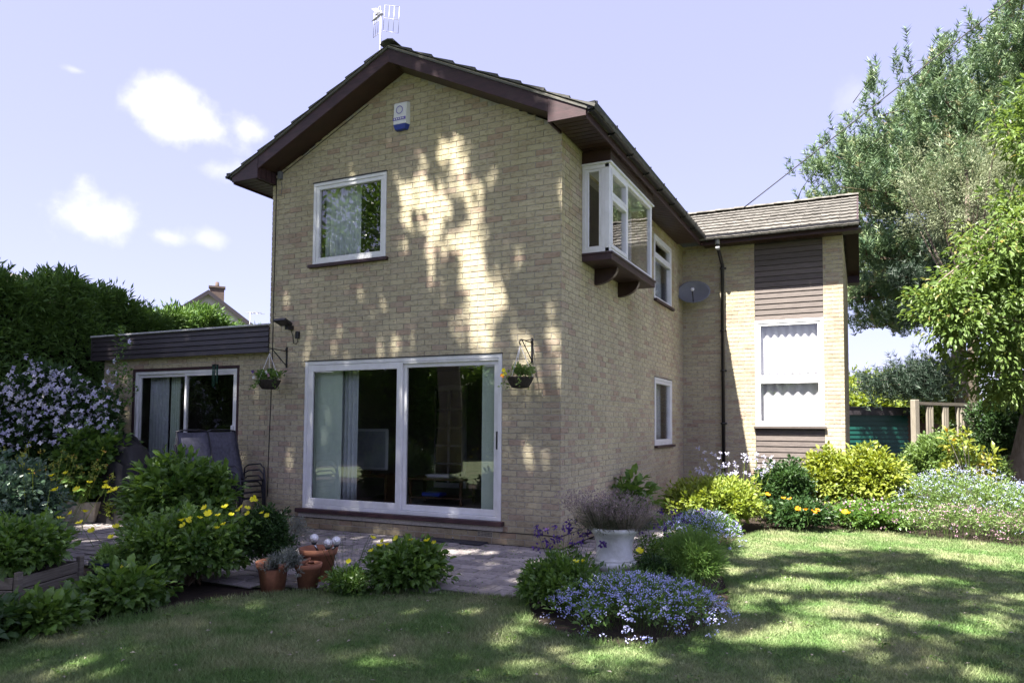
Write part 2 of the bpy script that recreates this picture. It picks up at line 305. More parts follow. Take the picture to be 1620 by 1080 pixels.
def mesh_np(name, V, F, mat, parent=None, r=None, smooth=False, mi=None):
    """V (n,3), F (m,k) all the same k"""
    me = bpy.data.meshes.new(name); k = F.shape[1]
    me.vertices.add(len(V)); me.vertices.foreach_set('co', np.ascontiguousarray(V, np.float32).ravel())
    me.loops.add(F.size); me.loops.foreach_set('vertex_index', np.ascontiguousarray(F, np.int32).ravel())
    me.polygons.add(len(F)); me.polygons.foreach_set('loop_start', np.arange(0, F.size, k, dtype=np.int32)); me.polygons.foreach_set('loop_total', np.full(len(F), k, np.int32))
    me.polygons.foreach_set('use_smooth', np.full(len(F), smooth))
    for m in (mat if isinstance(mat, (list, tuple)) else [mat]): me.materials.append(m)
    if mi is not None: me.polygons.foreach_set('material_index', mi)
    if r is not None:
        a = me.attributes.new('r', 'FLOAT', 'POINT'); a.data.foreach_set('value', np.ascontiguousarray(r, np.float32))
    me.update(calc_edges=True); return link(name, me, parent)
def norm(a): return a/(np.linalg.norm(a, axis=-1, keepdims=True)+1e-9)
def leaf_geo(c, d, nrm, Ln, Wd, kind='leaf'):
    """arrays of leaves: c base, d direction, nrm facing; kinds: leaf (folded diamond, 2 tris), big (6 verts, 4 tris, drooping), needle (1 tri), petal (pentagon disc)"""
    n = len(c); d = norm(d); s = norm(np.cross(d, nrm)); nn = np.cross(s, d); Ln = np.broadcast_to(Ln, (n,))[:, None]; Wd = np.broadcast_to(Wd, (n,))[:, None]
    if kind == 'needle':
        V = np.stack([c+s*Wd/2, c-s*Wd/2, c+d*Ln], 1); F = np.array([[0, 1, 2]])
    elif kind == 'leaf':
        V = np.stack([c, c+d*Ln*.45+s*Wd/2+nn*Wd*.18, c+d*Ln-nn*Ln*.12, c+d*Ln*.45-s*Wd/2+nn*Wd*.18], 1); F = np.array([[0, 1, 2], [0, 2, 3]])
    elif kind == 'big':
        V = np.stack([c, c+d*Ln*.28+s*Wd*.42+nn*Wd*.12, c+d*Ln*.65+s*Wd*.42+nn*Wd*.05, c+d*Ln-nn*Ln*.25, c+d*Ln*.65-s*Wd*.42+nn*Wd*.05, c+d*Ln*.28-s*Wd*.42+nn*Wd*.12, c+d*Ln*.5-nn*Ln*.03], 1)
        F = np.array([[0, 1, 6], [1, 2, 6], [2, 3, 6], [3, 4, 6], [4, 5, 6], [5, 0, 6]])
    else:
        a = [2*math.pi*k/5 for k in range(5)]
        V = np.stack([c+(d*math.cos(t)+s*math.sin(t))*Wd/2 for t in a]+[c], 1); F = np.array([[k, (k+1) % 5, 5] for k in range(5)])
    m = V.shape[1]; FF = (F[None]+(np.arange(n)*m)[:, None, None]).reshape(-1, 3)
    return V.reshape(-1, 3), FF, m
def leaves(name, c, d, nrm, Ln, Wd, mat, parent, kind='leaf', r=None):
    V, F, m = leaf_geo(c, d, nrm, Ln, Wd, kind)
    r = RNG.random(len(c)) if r is None else r
    o = mesh_np(name, V, F, mat, parent, np.repeat(r, m))
    if name in ('flower', 'seed_head') and len(c) > 8: o['kind'] = 'stuff'
    return o
def rdir(n): return norm(RNG.normal(size=(n, 3)))
def clumps_ellipsoid(k, rx, ry, h, z0=0., shell=.45, rough=.12):
    """clump centres filling a mound of radii rx, ry and height h, denser to the outside, with an uneven outline"""
    d = rdir(k); d[:, 2] = np.where(d[:, 2] < -.35, -d[:, 2], d[:, 2]); d = norm(d)
    rad = (shell+(1-shell)*RNG.random(k)**.6)*(1+RNG.normal(size=k)*rough)*np.where(RNG.random(k) < .07, 1.16, 1)
    return np.stack([d[:, 0]*rad*rx, d[:, 1]*rad*ry, np.maximum(h*.5+d[:, 2]*rad*h*.5, .02)+z0], 1), d
def bush_leaves(cc, dd, per, L_, W_, spread, up=.6, droop=0.):
    k = len(cc); n = k*per; C = np.repeat(cc, per, 0); D = np.repeat(dd, per, 0)
    ax = norm(D+np.array([0, 0, up])+RNG.normal(size=(n, 3))*.15)
    t = RNG.random((n, 1)); rad = rdir(n)
    c = C+ax*(t-.6)*spread*1.3+rad*spread*.42
    d = norm(rad*.9+ax*.6+np.array([0, 0, -droop])); nrm = norm(np.array([0, 0, 1.])+ax*.5+RNG.normal(size=(n, 3))*.6)
    s = .45+.85*RNG.random(n)
    cl = np.repeat(RNG.random(k), per); r = np.clip(.55*RNG.random(n)+.45*cl, 0, 1)
    return c, d, nrm, L_*s, W_*s, r
def stems_mesh(name, base, tips, r0, r1, mat, parent, k=4):
    V = []; F = []
    for i, (b, t) in enumerate(zip(base, tips)):
        b = np.array(b, float); t = np.array(t, float); mid = (b+t)/2+np.array([0, 0, .12*np.linalg.norm(t-b)]); pts = [b, mid, t]; rr = [r0, (r0+r1)/2, r1]
        off = len(V)
        for j, p in enumerate(pts):
            dd = norm(t-b); a = norm(np.cross(dd, (0.3, .2, 1))); bb = np.cross(dd, a)
            for q in range(3):
                an = 2*math.pi*q/3; V.append(p+(a*math.cos(an)+bb*math.sin(an))*rr[j])
        for j in range(2):
            for q in range(3): F.append((off+j*3+q, off+j*3+(q+1) % 3, off+j*3+3+(q+1) % 3, off+j*3+3+q))
    return mesh_np(name, np.array(V), np.array(F), mat, parent)
def spec(ul, ur, vt, dep, back=0.):
    """centre on the ground, half width and height of a plant seen between columns ul..ur with its top at row vt, dep metres in front"""
    uc = (ul+ur)/2; p = at(uc, vt, d=dep); return np.array([p[0], p[1], 0.]), (ur-ul)/2*dep/FPX, float(p[2])
def shrub(name, label, cat, ul, ur, vt, dep, mat, L_, W_, k=140, per=40, kind='leaf', z0=0., ry=None, shell=.45, up=.6, droop=0., spread=None, group=None, stem=True, rough=.12, pos=None):
    if pos is None: p, rx, h = spec(ul, ur, vt, dep)
    else: p, rx, h = np.array([pos[0], pos[1], 0.]), pos[2], pos[3]
    t = empty(name, (p[0], p[1], z0), 0, label, cat, group); ry = ry or rx*.85; h = h-z0
    cc, dd = clumps_ellipsoid(k, rx*.87, ry*.93, h*.9, 0, shell, rough)
    c, d, nr, LL, WW, r = bush_leaves(cc, dd, per, L_, W_, spread or max(L_*2.2, rx*.16), up, droop)
    c[:, 2] = np.maximum(c[:, 2], .01)
    leaves('foliage', c, d, nr, LL, WW, mat, t, kind, r)
    if stem:
        sel = RNG.choice(k, min(k, 40), replace=False); b = np.zeros((len(sel), 3)); b[:, :2] = RNG.normal(size=(len(sel), 2))*rx*.12
        stems_mesh('stem', b, cc[sel], max(.004, rx*.012), .002, M_twig, t)
    return t, p, rx, ry, h, cc, dd
def inpoly(P, x, y):
    c = np.zeros(len(x), bool); j = len(P)-1
    for i in range(len(P)):
        xi, yi = P[i]; xj, yj = P[j]
        c ^= ((yi > y) != (yj > y)) & (x < (xj-xi)*(y-yi)/(yj-yi+1e-12)+xi); j = i
    return c
# ================================================================== THE GROUND
def sheet(name, poly, z, mat, parent=None):
    me = bpy.data.meshes.new(name); me.from_pydata([(x, y, z) for x, y in poly], [], [tuple(range(len(poly)))]); me.materials.append(mat); o = link(name, me, parent)
    return o
tag(sheet('ground', [(-400, -400), (400, -400), (400, 400), (-400, 400)], -.06, M_ground), kind='structure')
tag(sheet('garden_bed', [(-14, -20), (14, -20), (14, 12), (-14, 12)], -.035, M_soil), kind='structure')
LAWN = [(-2.1, -5.6), (-1.9, -4.87), (-1.83, -4.06), (-1.68, -3.46), (-1.47, -3.1), (-1.25, -2.86), (-.95, -2.64), (-.5, -2.5), (-.1, -2.4), (.3, -2.3), (.58, -2.2), (.72, -2.45), (.95, -2.83), (1.25, -3.03), (1.58, -3.09),
        (1.9, -3.04), (2.12, -2.75), (2.24, -2.3), (2.26, -1.8), (2.2, -1.33), (2.0, -.6), (1.78, .1), (1.72, 1.0), (1.78, 1.9), (1.95, 2.6), (2.5, 3.0), (3.0, 3.17), (3.5, 3.2), (4.2, 2.95), (5, 2.67), (7, 2.2), (13, 2), (13, -18.2), (-13, -18.2), (-13, -8), (-5, -7.4)]
tag(sheet('lawn', LAWN, -.018, M_lawn), kind='structure')
def grass():
    V = []; R = []
    for (x0, x1, y0, y1, dens, hh, w) in ((-2.3, 3.2, -5.6, -3.6, 15000, .034, .005), (-2., 5., -3.6, -1.8, 9000, .032, .0065), (1.5, 6.5, -1.8, 3.3, 4500, .03, .009), (-3, 6.5, -6.5, -5.6, 2500, .03, .006)):
        n = int((x1-x0)*(y1-y0)*dens); x = x0+RNG.random(n)*(x1-x0); y = y0+RNG.random(n)*(y1-y0)
        k = inpoly(LAWN, x, y); x, y = x[k], y[k]; n = len(x)
        p = np.stack([x, y, np.full(n, -.018)], 1); a = RNG.random(n)*6.283; s = np.stack([np.cos(a), np.sin(a), 0*a], 1)*w/2
        patch = .75+.5*np.sin(x*2.1+np.sin(y*3))*np.sin(y*1.7)
        tip = np.stack([RNG.normal(size=n)*.6, RNG.normal(size=n)*.6, np.ones(n)], 1)*(hh*(.5+.8*RNG.random(n))*patch.clip(.6, 1.2))[:, None]
        V.append(np.stack([p-s, p+s, p+tip], 1).reshape(-1, 3)); R.append(np.repeat(RNG.random(n), 3))
    V = np.concatenate(V); o = mesh_np('grass', V, np.arange(len(V)).reshape(-1, 3), M_lawn, None, np.concatenate(R))
    tag(o, 'short mown grass with dry patches covering the lawn', 'grass', kind='stuff')
grass()
# edge tufts where the lawn meets beds and paving
def lawn_edge():
    P = np.array(LAWN[:33]); V = []
    c = []; 
    for a, b in zip(P[:-1], P[1:]):
        n = int(np.linalg.norm(b-a)*700); t = RNG.random((n, 1)); c.append(a+(b-a)*t+RNG.normal(size=(n, 2))*.018)
    c = np.concatenate(c); n = len(c); c = np.column_stack([c, np.full(n, -.02)])
    d = np.column_stack([RNG.normal(size=(n, 2))*.5, np.ones(n)]); 
    o = leaves('grass', c, d, rdir(n), .03+.04*RNG.random(n), .006, M_lawn, None, 'needle')
    tag(o, 'longer grass tufts fringing the edge of the lawn', 'grass', kind='stuff')
lawn_edge()
PATIO = [(-8.6, 0), (-8.6, -1.6), (-7.2, -2.3), (-5, -2.9), (-3.0, -3.0), (-1.9, -2.95), (-1.3, -2.75), (-.95, -2.62), (-.5, -2.48), (-.1, -2.38), (.3, -2.28), (.58, -2.18), (.72, -1.6), (.9, -.6), (1.2, .5), (1.25, 2.0), (1.2, 4), (0.02, 4), (0.02, 0)]
pb = tag(sheet('patio', PATIO, -.013, M_joint), kind='structure')
def box_mesh(name, sx, sy, sz, mat, ch=0.):
    """a block centred on its top face: chamfered upper edge"""
    hx, hy = sx/2, sy/2
    v = [(-hx, -hy, -sz), (hx, -hy, -sz), (hx, hy, -sz), (-hx, hy, -sz), (-hx, -hy, -ch), (hx, -hy, -ch), (hx, hy, -ch), (-hx, hy, -ch), (-hx+ch, -hy+ch, 0), (hx-ch, -hy+ch, 0), (hx-ch, hy-ch, 0), (-hx+ch, hy-ch, 0)]
    f = [(0, 1, 5, 4), (1, 2, 6, 5), (2, 3, 7, 6), (3, 0, 4, 7), (4, 5, 9, 8), (5, 6, 10, 9), (6, 7, 11, 10), (7, 4, 8, 11), (8, 9, 10, 11)]
    me = bpy.data.meshes.new(name); me.from_pydata(v, [], f); me.materials.append(mat); return me
def merge_boxes(name, arr, mat, parent, ch=.0):
    """arr rows: cx cy cz rz hx hy hz ; boxes joined, each with its own r value"""
    A = np.array(arr, float); n = len(A); q = np.array([(-1, -1, -1), (1, -1, -1), (1, 1, -1), (-1, 1, -1), (-1, -1, 1), (1, -1, 1), (1, 1, 1), (-1, 1, 1)], float)
    P = q[None]*A[:, None, 4:7]; c, s = np.cos(A[:, 3])[:, None], np.sin(A[:, 3])[:, None]
    V = np.stack([P[..., 0]*c-P[..., 1]*s, P[..., 0]*s+P[..., 1]*c, P[..., 2]], -1)+A[:, None, :3]
    F = np.array([(0, 3, 2, 1), (4, 5, 6, 7), (0, 1, 5, 4), (1, 2, 6, 5), (2, 3, 7, 6), (3, 0, 4, 7)])
    FF = (F[None]+(np.arange(n)*8)[:, None, None]).reshape(-1, 4)
    return tag(mesh_np(name, V.reshape(-1, 3), FF, mat, parent, np.repeat(RNG.random(n), 8)), kind='stuff')
def pavers():
    out = []; j = 0; y = -3.1
    while y < 3.95:
        x = -8.7+(j % 2)*.1+random.random()*.03
        while x < 1.3:
            w = .2
            cx, cy = x+w/2, y+.0825
            k = inpoly(PATIO, np.array([cx-.07, cx+.07, cx]), np.array([cy, cy, cy-.05])).all()
            if k: out.append((cx+random.gauss(0, .002), cy+random.gauss(0, .002), random.gauss(0, .003), random.gauss(0, .016), w))
            x += w+.007
        y += .165+.007; j += 1
    out.sort(key=lambda q: (q[0]-3.2)**2+(q[1]+7.6)**2)
    me = box_mesh('paver', .194, .157, .02, M_paver, .010)
    for q in out[:300]:
        o = link('paver', me, pb); o.location = (q[0], q[1], q[2]); o.rotation_euler = (random.gauss(0, .006), random.gauss(0, .006), q[3])
    merge_boxes('paver', [(q[0], q[1], q[2]-.01, q[3], .096, .0775, .01) for q in out[300:]], M_paver, pb)
pavers()
# moss and weeds in the joints
n = 2600; xx = -5+RNG.random(n)*6; yy = -2.9+RNG.random(n)*2.9; yy = np.round(yy/.172)*.172+.06*0-3.1 % .172; k = inpoly(PATIO, xx, yy) & (RNG.random(n) < .6+.4*np.sin(xx*3+yy*5)); xx, yy = xx[k], yy[k]; n = len(xx)
tag(leaves('moss', np.column_stack([xx, yy+RNG.normal(size=n)*.006, np.full(n, 0.)]), rdir(n)*[1, 1, .6]+[0, 0, .3], rdir(n)+[0, 0, 2], .018, .014, L_green, None), 'small moss and weeds growing in the paving joints', 'moss', kind='stuff')
# ================================================================== THE HOUSE
H = 4.95; XL, LEN = -4.63, 6.21; XM, ZA, SL = -2.315, 6.16, .476; WX, WY2 = 2.94, 10.88
house = empty('detached_house', (-2.3, 3, 0), 0, 'two storey buff brick detached house with maroon bargeboards and white windows', 'house')
house.location = (0, 0, 0)
BR = []          # every brick: wall key, centre, rz, length, height, distance score
walls = {}
BACK = {'front': (.008, -.008), 'side': (.008, .09), 'wing': (-.1, -.008), 'ext': (.008, .007), 'wingside': (.008, -.008), 'left': (.008, -.008), 'extleft': (.008, -.008)}
def wall(key, o, u, n, u0, u1, z1, holes, clip=None, rz=0., phase=0., see=1., zmin=0., label=None):
    e0, e1 = BACK[key]; us = sorted({u0+e0, u1+e1, *[x for h in holes for x in h[:2]]}); zs = sorted({zmin, z1, *[x for h in holes for x in h[2:]]})
    m = MB(o, u, n); th = .12; f0 = -.006
    def solid(i, j):
        if i < 0 or j < 0 or i >= len(us)-1 or j >= len(zs)-1: return False
        a, b = (us[i]+us[i+1])/2, (zs[j]+zs[j+1])/2
        return not any(h[0] < a < h[1] and h[2] < b < h[3] for h in holes)
    for i in range(len(us)-1):
        for j in range(len(zs)-1):
            if not solid(i, j): continue
            a, b, c, d = us[i], us[i+1], zs[j], zs[j+1]
            m.add([(a, f0, c), (b, f0, c), (b, f0, d), (a, f0, d)], [(0, 1, 2, 3)]); m.add([(a, -th, c), (b, -th, c), (b, -th, d), (a, -th, d)], [(3, 2, 1, 0)])
            if not solid(i-1, j): m.add([(a, f0, c), (a, -th, c), (a, -th, d), (a, f0, d)], [(0, 1, 2, 3)])
            if not solid(i+1, j): m.add([(b, f0, c), (b, -th, c), (b, -th, d), (b, f0, d)], [(3, 2, 1, 0)])
            if not solid(i, j-1) and j > 0: m.add([(a, f0, c), (b, f0, c), (b, -th, c), (a, -th, c)], [(3, 2, 1, 0)])
            if not solid(i, j+1): m.add([(a, f0, d), (b, f0, d), (b, -th, d), (a, -th, d)], [(0, 1, 2, 3)])
    if clip:
        m.prism([(XL+.008, z1), (-.008, z1), (-.008, z1+.1), (XM, ZA+.04), (XL+.008, z1+.1)], f0, -th)
    w = m.build('wall', M_mortar, house)
    if label: w['label'] = label
    walls[key] = w
    o = np.array(o, float); u = np.array(u, float); nn = np.array(n, float)
    zt = z1 if not clip else ZA; kz = int(round(zmin/.075)); 
    while kz*.075 < zt-.02:
        c0, c1 = kz*.075+.005, kz*.075+.07; x = u0-(phase+(.1125 if kz % 2 else 0)) % .225
        while x < u1-.01:
            a, b = x+.005, x+.22
            a2, b2 = max(a, u0+(.0 if a < u0 else 0)), min(b, u1)
            segs = [(a2, b2)]
            for h in holes:
                if min(c1, h[3])-max(c0, h[2]) > .036:
                    ns = []
                    for (p, q) in segs:
                        if q <= h[0] or p >= h[1]: ns.append((p, q))
                        else:
                            if p < h[0]-.005: ns.append((p, h[0]-.004))
                            if q > h[1]+.005: ns.append((h[1]+.004, q))
                    segs = ns
            for (p, q) in segs:
                if q-p < .02: continue
                if clip and c1 > z1+.02 and (c1-z1) > (ZA-z1)-SL*max(abs(p-XM), abs(q-XM))+.10: continue
                ctr = o+u*(p+q)/2+np.array([0, 0, (c0+c1)/2]); pr = random.uniform(-.0012, .0016)
                dist = np.linalg.norm(ctr-CAMP)/see
                BR.append((dist, key, ctr+nn*(pr-.008), rz, q-p, c1-c0))
            x += .225
        kz += 1
FD = (-3.93, -.79, .28, 2.325)     # front patio door
UW = (-3.84, -2.575, 3.695, 4.865)   # upper window
wall('front', (0, 0, 0), (1, 0, 0), (0, -1, 0), XL, 0, H, [FD, UW], clip=True, phase=.1125)
SU = (4.06, 5.25, 3.64, 4.765); SLW = (4.08, 5.255, 1.11, 2.285); BAY = (.70, 2.42, 3.66, 4.74)
wall('side', (0, 0, 0), (0, 1, 0), (1, 0, 0), 0, LEN, H+.03, [SU, SLW, BAY], rz=math.pi/2, see=.62)
WP = (1.381, 2.60, .3, 4.96)
wall('wing', (0, LEN, 0), (1, 0, 0), (0, -1, 0), 0, WX, H+.03, [(1.381, 2.60, .0, 4.98)], phase=.05)
EX = (-7.765, -5.35, .16, 2.335); Ox = (0, .12, 0)
wall('ext', Ox, (1, 0, 0), (0, -1, 0), -8.5, XL, 2.5, [EX], phase=.02)
wall('wingside', (WX, LEN, 0), (0, 1, 0), (1, 0, 0), 0, WY2-LEN, H+.03, [], rz=math.pi/2, see=.05)
wall('left', (XL, WY2, 0), (0, -1, 0), (-1, 0, 0), 0, WY2, H+.03, [], rz=math.pi/2, see=.03)
wall('extleft', (-8.5, 4, 0), (0, -1, 0), (-1, 0, 0), 0, 3.88, 2.5, [], rz=math.pi/2, see=.03)
BR.sort(key=lambda b: b[0])
bme = box_mesh('brick', .215, .065, .03, M_brick, 0)   # turned upright below: local z points out of the wall
me = bpy.data.meshes.new('brick')
_v = []
for x in (-.1075, .1075):
    for y in (0, .03):
        for z in (-.0325, .0325): _v.append((x, y, z))
c_ = .002
me.from_pydata([(-.1075, .03, -.0325), (.1075, .03, -.0325), (.1075, .03, .0325), (-.1075, .03, .0325), (-.1075, c_, -.0325), (.1075, c_, -.0325), (.1075, c_, .0325), (-.1075, c_, .0325), (-.1075+c_, 0, -.0325+c_), (.1075-c_, 0, -.0325+c_), (.1075-c_, 0, .0325-c_), (-.1075+c_, 0, .0325-c_)],
               [], [(1, 0, 4, 5), (2, 1, 5, 6), (3, 2, 6, 7), (0, 3, 7, 4), (5, 4, 8, 9), (6, 5, 9, 10), (7, 6, 10, 11), (4, 7, 11, 8), (9, 8, 11, 10)][::1])
me.materials.append(M_brick)
bpy.data.meshes.remove(bme)
for b in BR[:300]:
    o = link('brick', me, walls[b[1]]); nn = {'front': (0, -1, 0), 'wing': (0, -1, 0), 'ext': (0, -1, 0), 'side': (1, 0, 0), 'wingside': (1, 0, 0)}[b[1]]
    o.location = tuple(b[2]+np.array(nn)*.008); o.rotation_euler = (0, 0, b[3]); o.scale = (b[4]/.215, 1, b[5]/.065)
for key, w in walls.items():
    rest = [(b[2][0], b[2][1], b[2][2], b[3], b[4]/2, .008, b[5]/2) for b in BR[300:] if b[1] == key]
    if rest: merge_boxes('brick', rest, M_brick, w)
# damp course and plinth
m = MB(); m.box(XL-.004, .004, -.006, -.001, .1455, .1535); m.box(.0, .005, 0, LEN-.02, .1455, .1535); m.build('damp_course', M_black, house)
m = MB(); m.box(-1.115, -.9, -.004, .0, .082, .145)
for i in range(2):
    for j in range(12): pass
ab = m.build('air_brick', M_stone, house)
m = MB()
for i in range(3):
    for j in range(10): m.box(-1.105+j*.0205, -1.093+j*.0205, -.0065, -.004, .09+i*.018, .1+i*.018)
tag(m.build('vent_slot', M_black, ab), kind='stuff')
# bargeboards, boxed eaves, soffits
YV = -.35
def slope_board(name, xa, xb, thick, h0, h1, mat, y0, y1, parent=house):
    """board following the gable slope between xa and xb, its lower and upper edges h0, h1 above the underside line"""
    f = lambda x: ZA-SL*abs(x-XM)
    m = MB(); pts = [(xa, f(xa)+h0), (xb, f(xb)+h0), (xb, f(xb)+h1), (xa, f(xa)+h1)]
    n = 4; vs = [(x, y0, z) for x, z in pts]+[(x, y1, z) for x, z in pts]
    m.add(vs, [(0, 1, 2, 3), (7, 6, 5, 4)]+[(i, i+4, (i+1) % 4+4, (i+1) % 4) for i in range(4)])
    return m.build(name, mat, parent, bevel=.003)
EL, ER = -5.07, .44
slope_board('bargeboard', XM, -.035, 0, 0, .178, M_maroon, YV, YV+.025)
slope_board('bargeboard', XL+.06, XM, 0, 0, .178, M_maroon, YV, YV+.025)
def eave_box(x0, x1, sgn):
    f = lambda x: ZA-SL*abs(x-XM)+.178
    o = MB(); o.prism([(x0, H), (x1, H), (x1, f(x1)-(0 if sgn < 0 else -.03)), (x0, f(x0)+(.03 if sgn < 0 else 0))], YV-.006, YV+.022); return o.build('box_end', M_maroon, house, bevel=.003)
eave_box(-.035, ER, 1); eave_box(EL, XL+.06, -1)
for xi in (-.035, XL+.035):
    m = MB(); m.box(xi, xi+.025, YV+.023, -.002, H, 5.16); m.build('box_return', M_maroon, house)
# vertical boards at the inner side of the left box
m = MB()
for i in range(3): m.box(XL+.062, XL+.072, YV+.05+i*.1, YV+.13+i*.1, H+.004, 5.13)
m.build('box_slat', M_maroon, house)
# sloping verge soffit
slope_board('verge_soffit', XM, -.01, 0, .012, .03, M_soffit, YV+.026, .0); slope_board('verge_soffit', XL+.09, XM, 0, .012, .03, M_soffit, YV+.026, .0)
# eaves soffit boards on the right side, seen from below; the left side
me_s = bpy.data.meshes.new('soffit_board'); 
def sboard(w, l):
    m = MB(); m.add([(0, 0, 0), (w, 0, 0), (w, l-.012, 0), (0, l-.012, 0), (0, 0, .012), (w, 0, .012), (w, l-.012, .012), (0, l-.012, .012), (0, l, .006), (w, l, .006)],
                    [(0, 3, 2, 1), (3, 8, 9, 2), (4, 5, 6, 7), (0, 1, 5, 4), (1, 2, 6, 5), (0, 4, 7, 3)]); return m
sm = sboard(.40, .1); s0 = sm.build('soffit_board', M_soffit, house); s0.location = (.02, -.33, H)
for i in range(1, 60):
    o = s0.copy(); COL.objects.link(o); o.parent = house; o.location = (.02, -.33+i*.1+.0, H)
sl = sboard(.42, .1); s1 = sl.build('soffit_board', M_soffit, house); s1.location = (EL+.02, -.33, H)
for i in range(1, 14):
    o = s1.copy(); COL.objects.link(o); o.parent = house; o.location = (EL+.02, -.33+i*.1, H)
# wing soffit boards run the other way
m = MB()
sw = MB(); sw.add([(0, 0, 0), (.1-.012, 0, 0), (.1-.012, .36, 0), (0, .36, 0), (0, 0, .012), (.088, 0, .012), (.088, .36, .012), (0, .36, .012), (.1, 0, .006), (.1, .36, .006)], [(0, 3, 2, 1), (1, 2, 9, 8), (4, 5, 6, 7), (0, 1, 5, 4), (2, 3, 7, 6)])
s2 = sw.build('soffit_board', M_soffit, house); s2.location = (.45, LEN-.365, H-.0)
for i in range(1, 28):
    o = s2.copy(); COL.objects.link(o); o.parent = house; o.location = (.45+i*.1, LEN-.365, H)
# fascias
m = MB(); m.box(ER-.025, ER, YV+.023, LEN-.38, H-.02, 5.11); m.build('fascia', M_maroon, house, bevel=.003)
m = MB(); m.box(EL, EL+.025, YV+.023, WY2+.3, H-.02, 5.11); m.build('fascia', M_maroon, house)
m = MB(); m.box(ER, WX+.27, LEN-.39, LEN-.365, H-.03, 5.09); m.build('fascia', M_maroon, house, bevel=.003)
m = MB(); m.box(WX+.245, WX+.27, WY2+.0, WY2+.35, H-.02, 5.2); m.box(WX, WX+.245, WY2+.33, WY2+.35, H-.02, 5.1); m.box(WX, WX+.245, WY2, WY2+.33, H-.02, H); m.build('box_end', M_maroon, house)
m = MB()
for i in range(5): m.box(WX+.02+i*.045, WX+.055+i*.045, WY2-.012, WY2-.002, H-.0, 5.14)
m.build('box_slat', M_maroon, house)
# wing verge: sloping bargeboard and soffit
RY = (LEN-.38+WY2+.35)/2; RZ0 = 5.09-.04
for y0, y1 in ((LEN-.365, RY), (RY, WY2+.33)):
    g = lambda y: RZ0+SL*((LEN-.38+WY2+.35)/2-(LEN-.38)-abs(y-RY))
    for nm, xa, xb, h0, h1, mt in (('bargeboard', WX+.245, WX+.27, 0, .17, M_maroon), ('verge_soffit', WX, WX+.244, .01, .025, M_soffit)):
        m = MB(); m.add([(x, y, g(y)-.13+h) for x in (xa, xb) for y, h in ((y0, h0), (y1, h0), (y1, h1), (y0, h1))], [(0, 1, 2, 3), (7, 6, 5, 4), (0, 4, 5, 1), (1, 5, 6, 2), (2, 6, 7, 3), (3, 7, 4, 0)]); m.build(nm, mt, house)
# roof decks
def quad(name, pts, th, mat, parent):
    P = [np.array(p, float) for p in pts]; nrm = np.cross(P[1]-P[0], P[2]-P[0]); nrm = nrm/np.linalg.norm(nrm); nrm = nrm if nrm[2] > 0 else -nrm
    m = MB(); n = len(P); m.add([tuple(p) for p in P]+[tuple(p-nrm*th) for p in P], [tuple(range(n)), tuple(range(n, 2*n))[::-1]]+[(i, i+n, (i+1) % n+n, (i+1) % n) for i in range(n)]); return m.build(name, mat, parent)
zr = lambda x: ZA+.20-SL*abs(x-XM)          # deck top of the main roof
HP = (WY2+.35-(LEN-.38))/2
zw = lambda y: zr(ER+.02)+SL*(HP-abs(y-RY))      # deck top of the wing roof
roofA = quad('roof', [(XM, YV-.02, zr(XM)), (ER+.02, YV-.02, zr(ER+.02)), (ER+.02, WY2+.3, zr(ER+.02)), (XM, WY2+.3, zr(XM))], .02, M_darktile, house)
roofB = quad('roof', [(XM, YV-.02, zr(XM)), (EL-.02, YV-.02, zr(EL-.02)), (EL-.02, WY2+.3, zr(EL-.02)), (XM, WY2+.3, zr(XM))], .02, M_darktile, house)
roofC = quad('roof', [(-1.9, RY, zw(RY)), (WX+.27, RY, zw(RY)), (WX+.27, LEN-.38, zw(LEN-.38)), (ER, LEN-.38, zw(LEN-.38))], .02, M_tile, house)
roofD = quad('roof', [(-1.9, RY, zw(RY)), (WX+.27, RY, zw(RY)), (WX+.27, WY2+.35, zw(LEN-.38)), (ER, WY2+.35, zw(LEN-.38))], .02, M_tile, house)
def tile_mesh(mat, w=.33, l=.40, th=.022):
    xs = [-w/2, -w/2+.03, -w*.12, 0, w*.12, w/2-.03, w/2]; zs = [.0, .009, .004, .012, .004, .004, .012]
    vs = []; 
    for yy in (0, l):          # y down the slope
        for x, z in zip(xs, zs): vs.append((x, yy, z+.012+(th*1.5 if yy else 0)))
    for x, z in zip(xs, zs): vs.append((x, l, z-.012+th*.9))
    k = len(xs); fs = [(i, i+1, k+i+1, k+i) for i in range(k-1)]+[(k+i, k+i+1, 2*k+i+1, 2*k+i) for i in range(k-1)]
    fs += [(0, k, 2*k), (k-1, 3*k-1, 2*k-1)]
    me = bpy.data.meshes.new('roof_tile'); me.from_pydata(vs, [], [f[::-1] for f in fs]); me.materials.append(mat); return me
TD, TL = tile_mesh(M_darktile), tile_mesh(M_tile)
tiles = []     # (score, parent, origin, downdir, alongdir, mesh)
def lay(parent, p0, down, along, nd, na, me, ok, sc):
    down = norm(np.array(down, float)); along = norm(np.array(along, float))
    for i in range(nd):
        for j in range(na):
            p = p0+down*(i*.345)+along*(.165+j*.33)+0.
            if ok(p, i, j): tiles.append((sc(p, i, j), parent, p, down, along, me))
dn = (1, 0, -SL)
lay(roofA, np.array([XM, YV-.03, zr(XM)]), dn, (0, 1, 0), 9, 34, TD, lambda p, i, j: p[1] < LEN-.3+max(0, (ER-p[0])) or p[1] > 20, lambda p, i, j: j if j < 1 else 50+i)
lay(roofB, np.array([XM, YV-.03, zr(XM)]), (-1, 0, -SL), (0, 1, 0), 9, 34, TD, lambda p, i, j: True, lambda p, i, j: j if j < 1 else 200)
lay(roofC, np.array([-2.39, RY, zw(RY)]), (0, -1, -SL), (1, 0, 0), 9, 17, TL, lambda p, i, j: p[0] > ER+.05-(p[1]-LEN+.38) and p[0] < WX+.25, lambda p, i, j: 5)
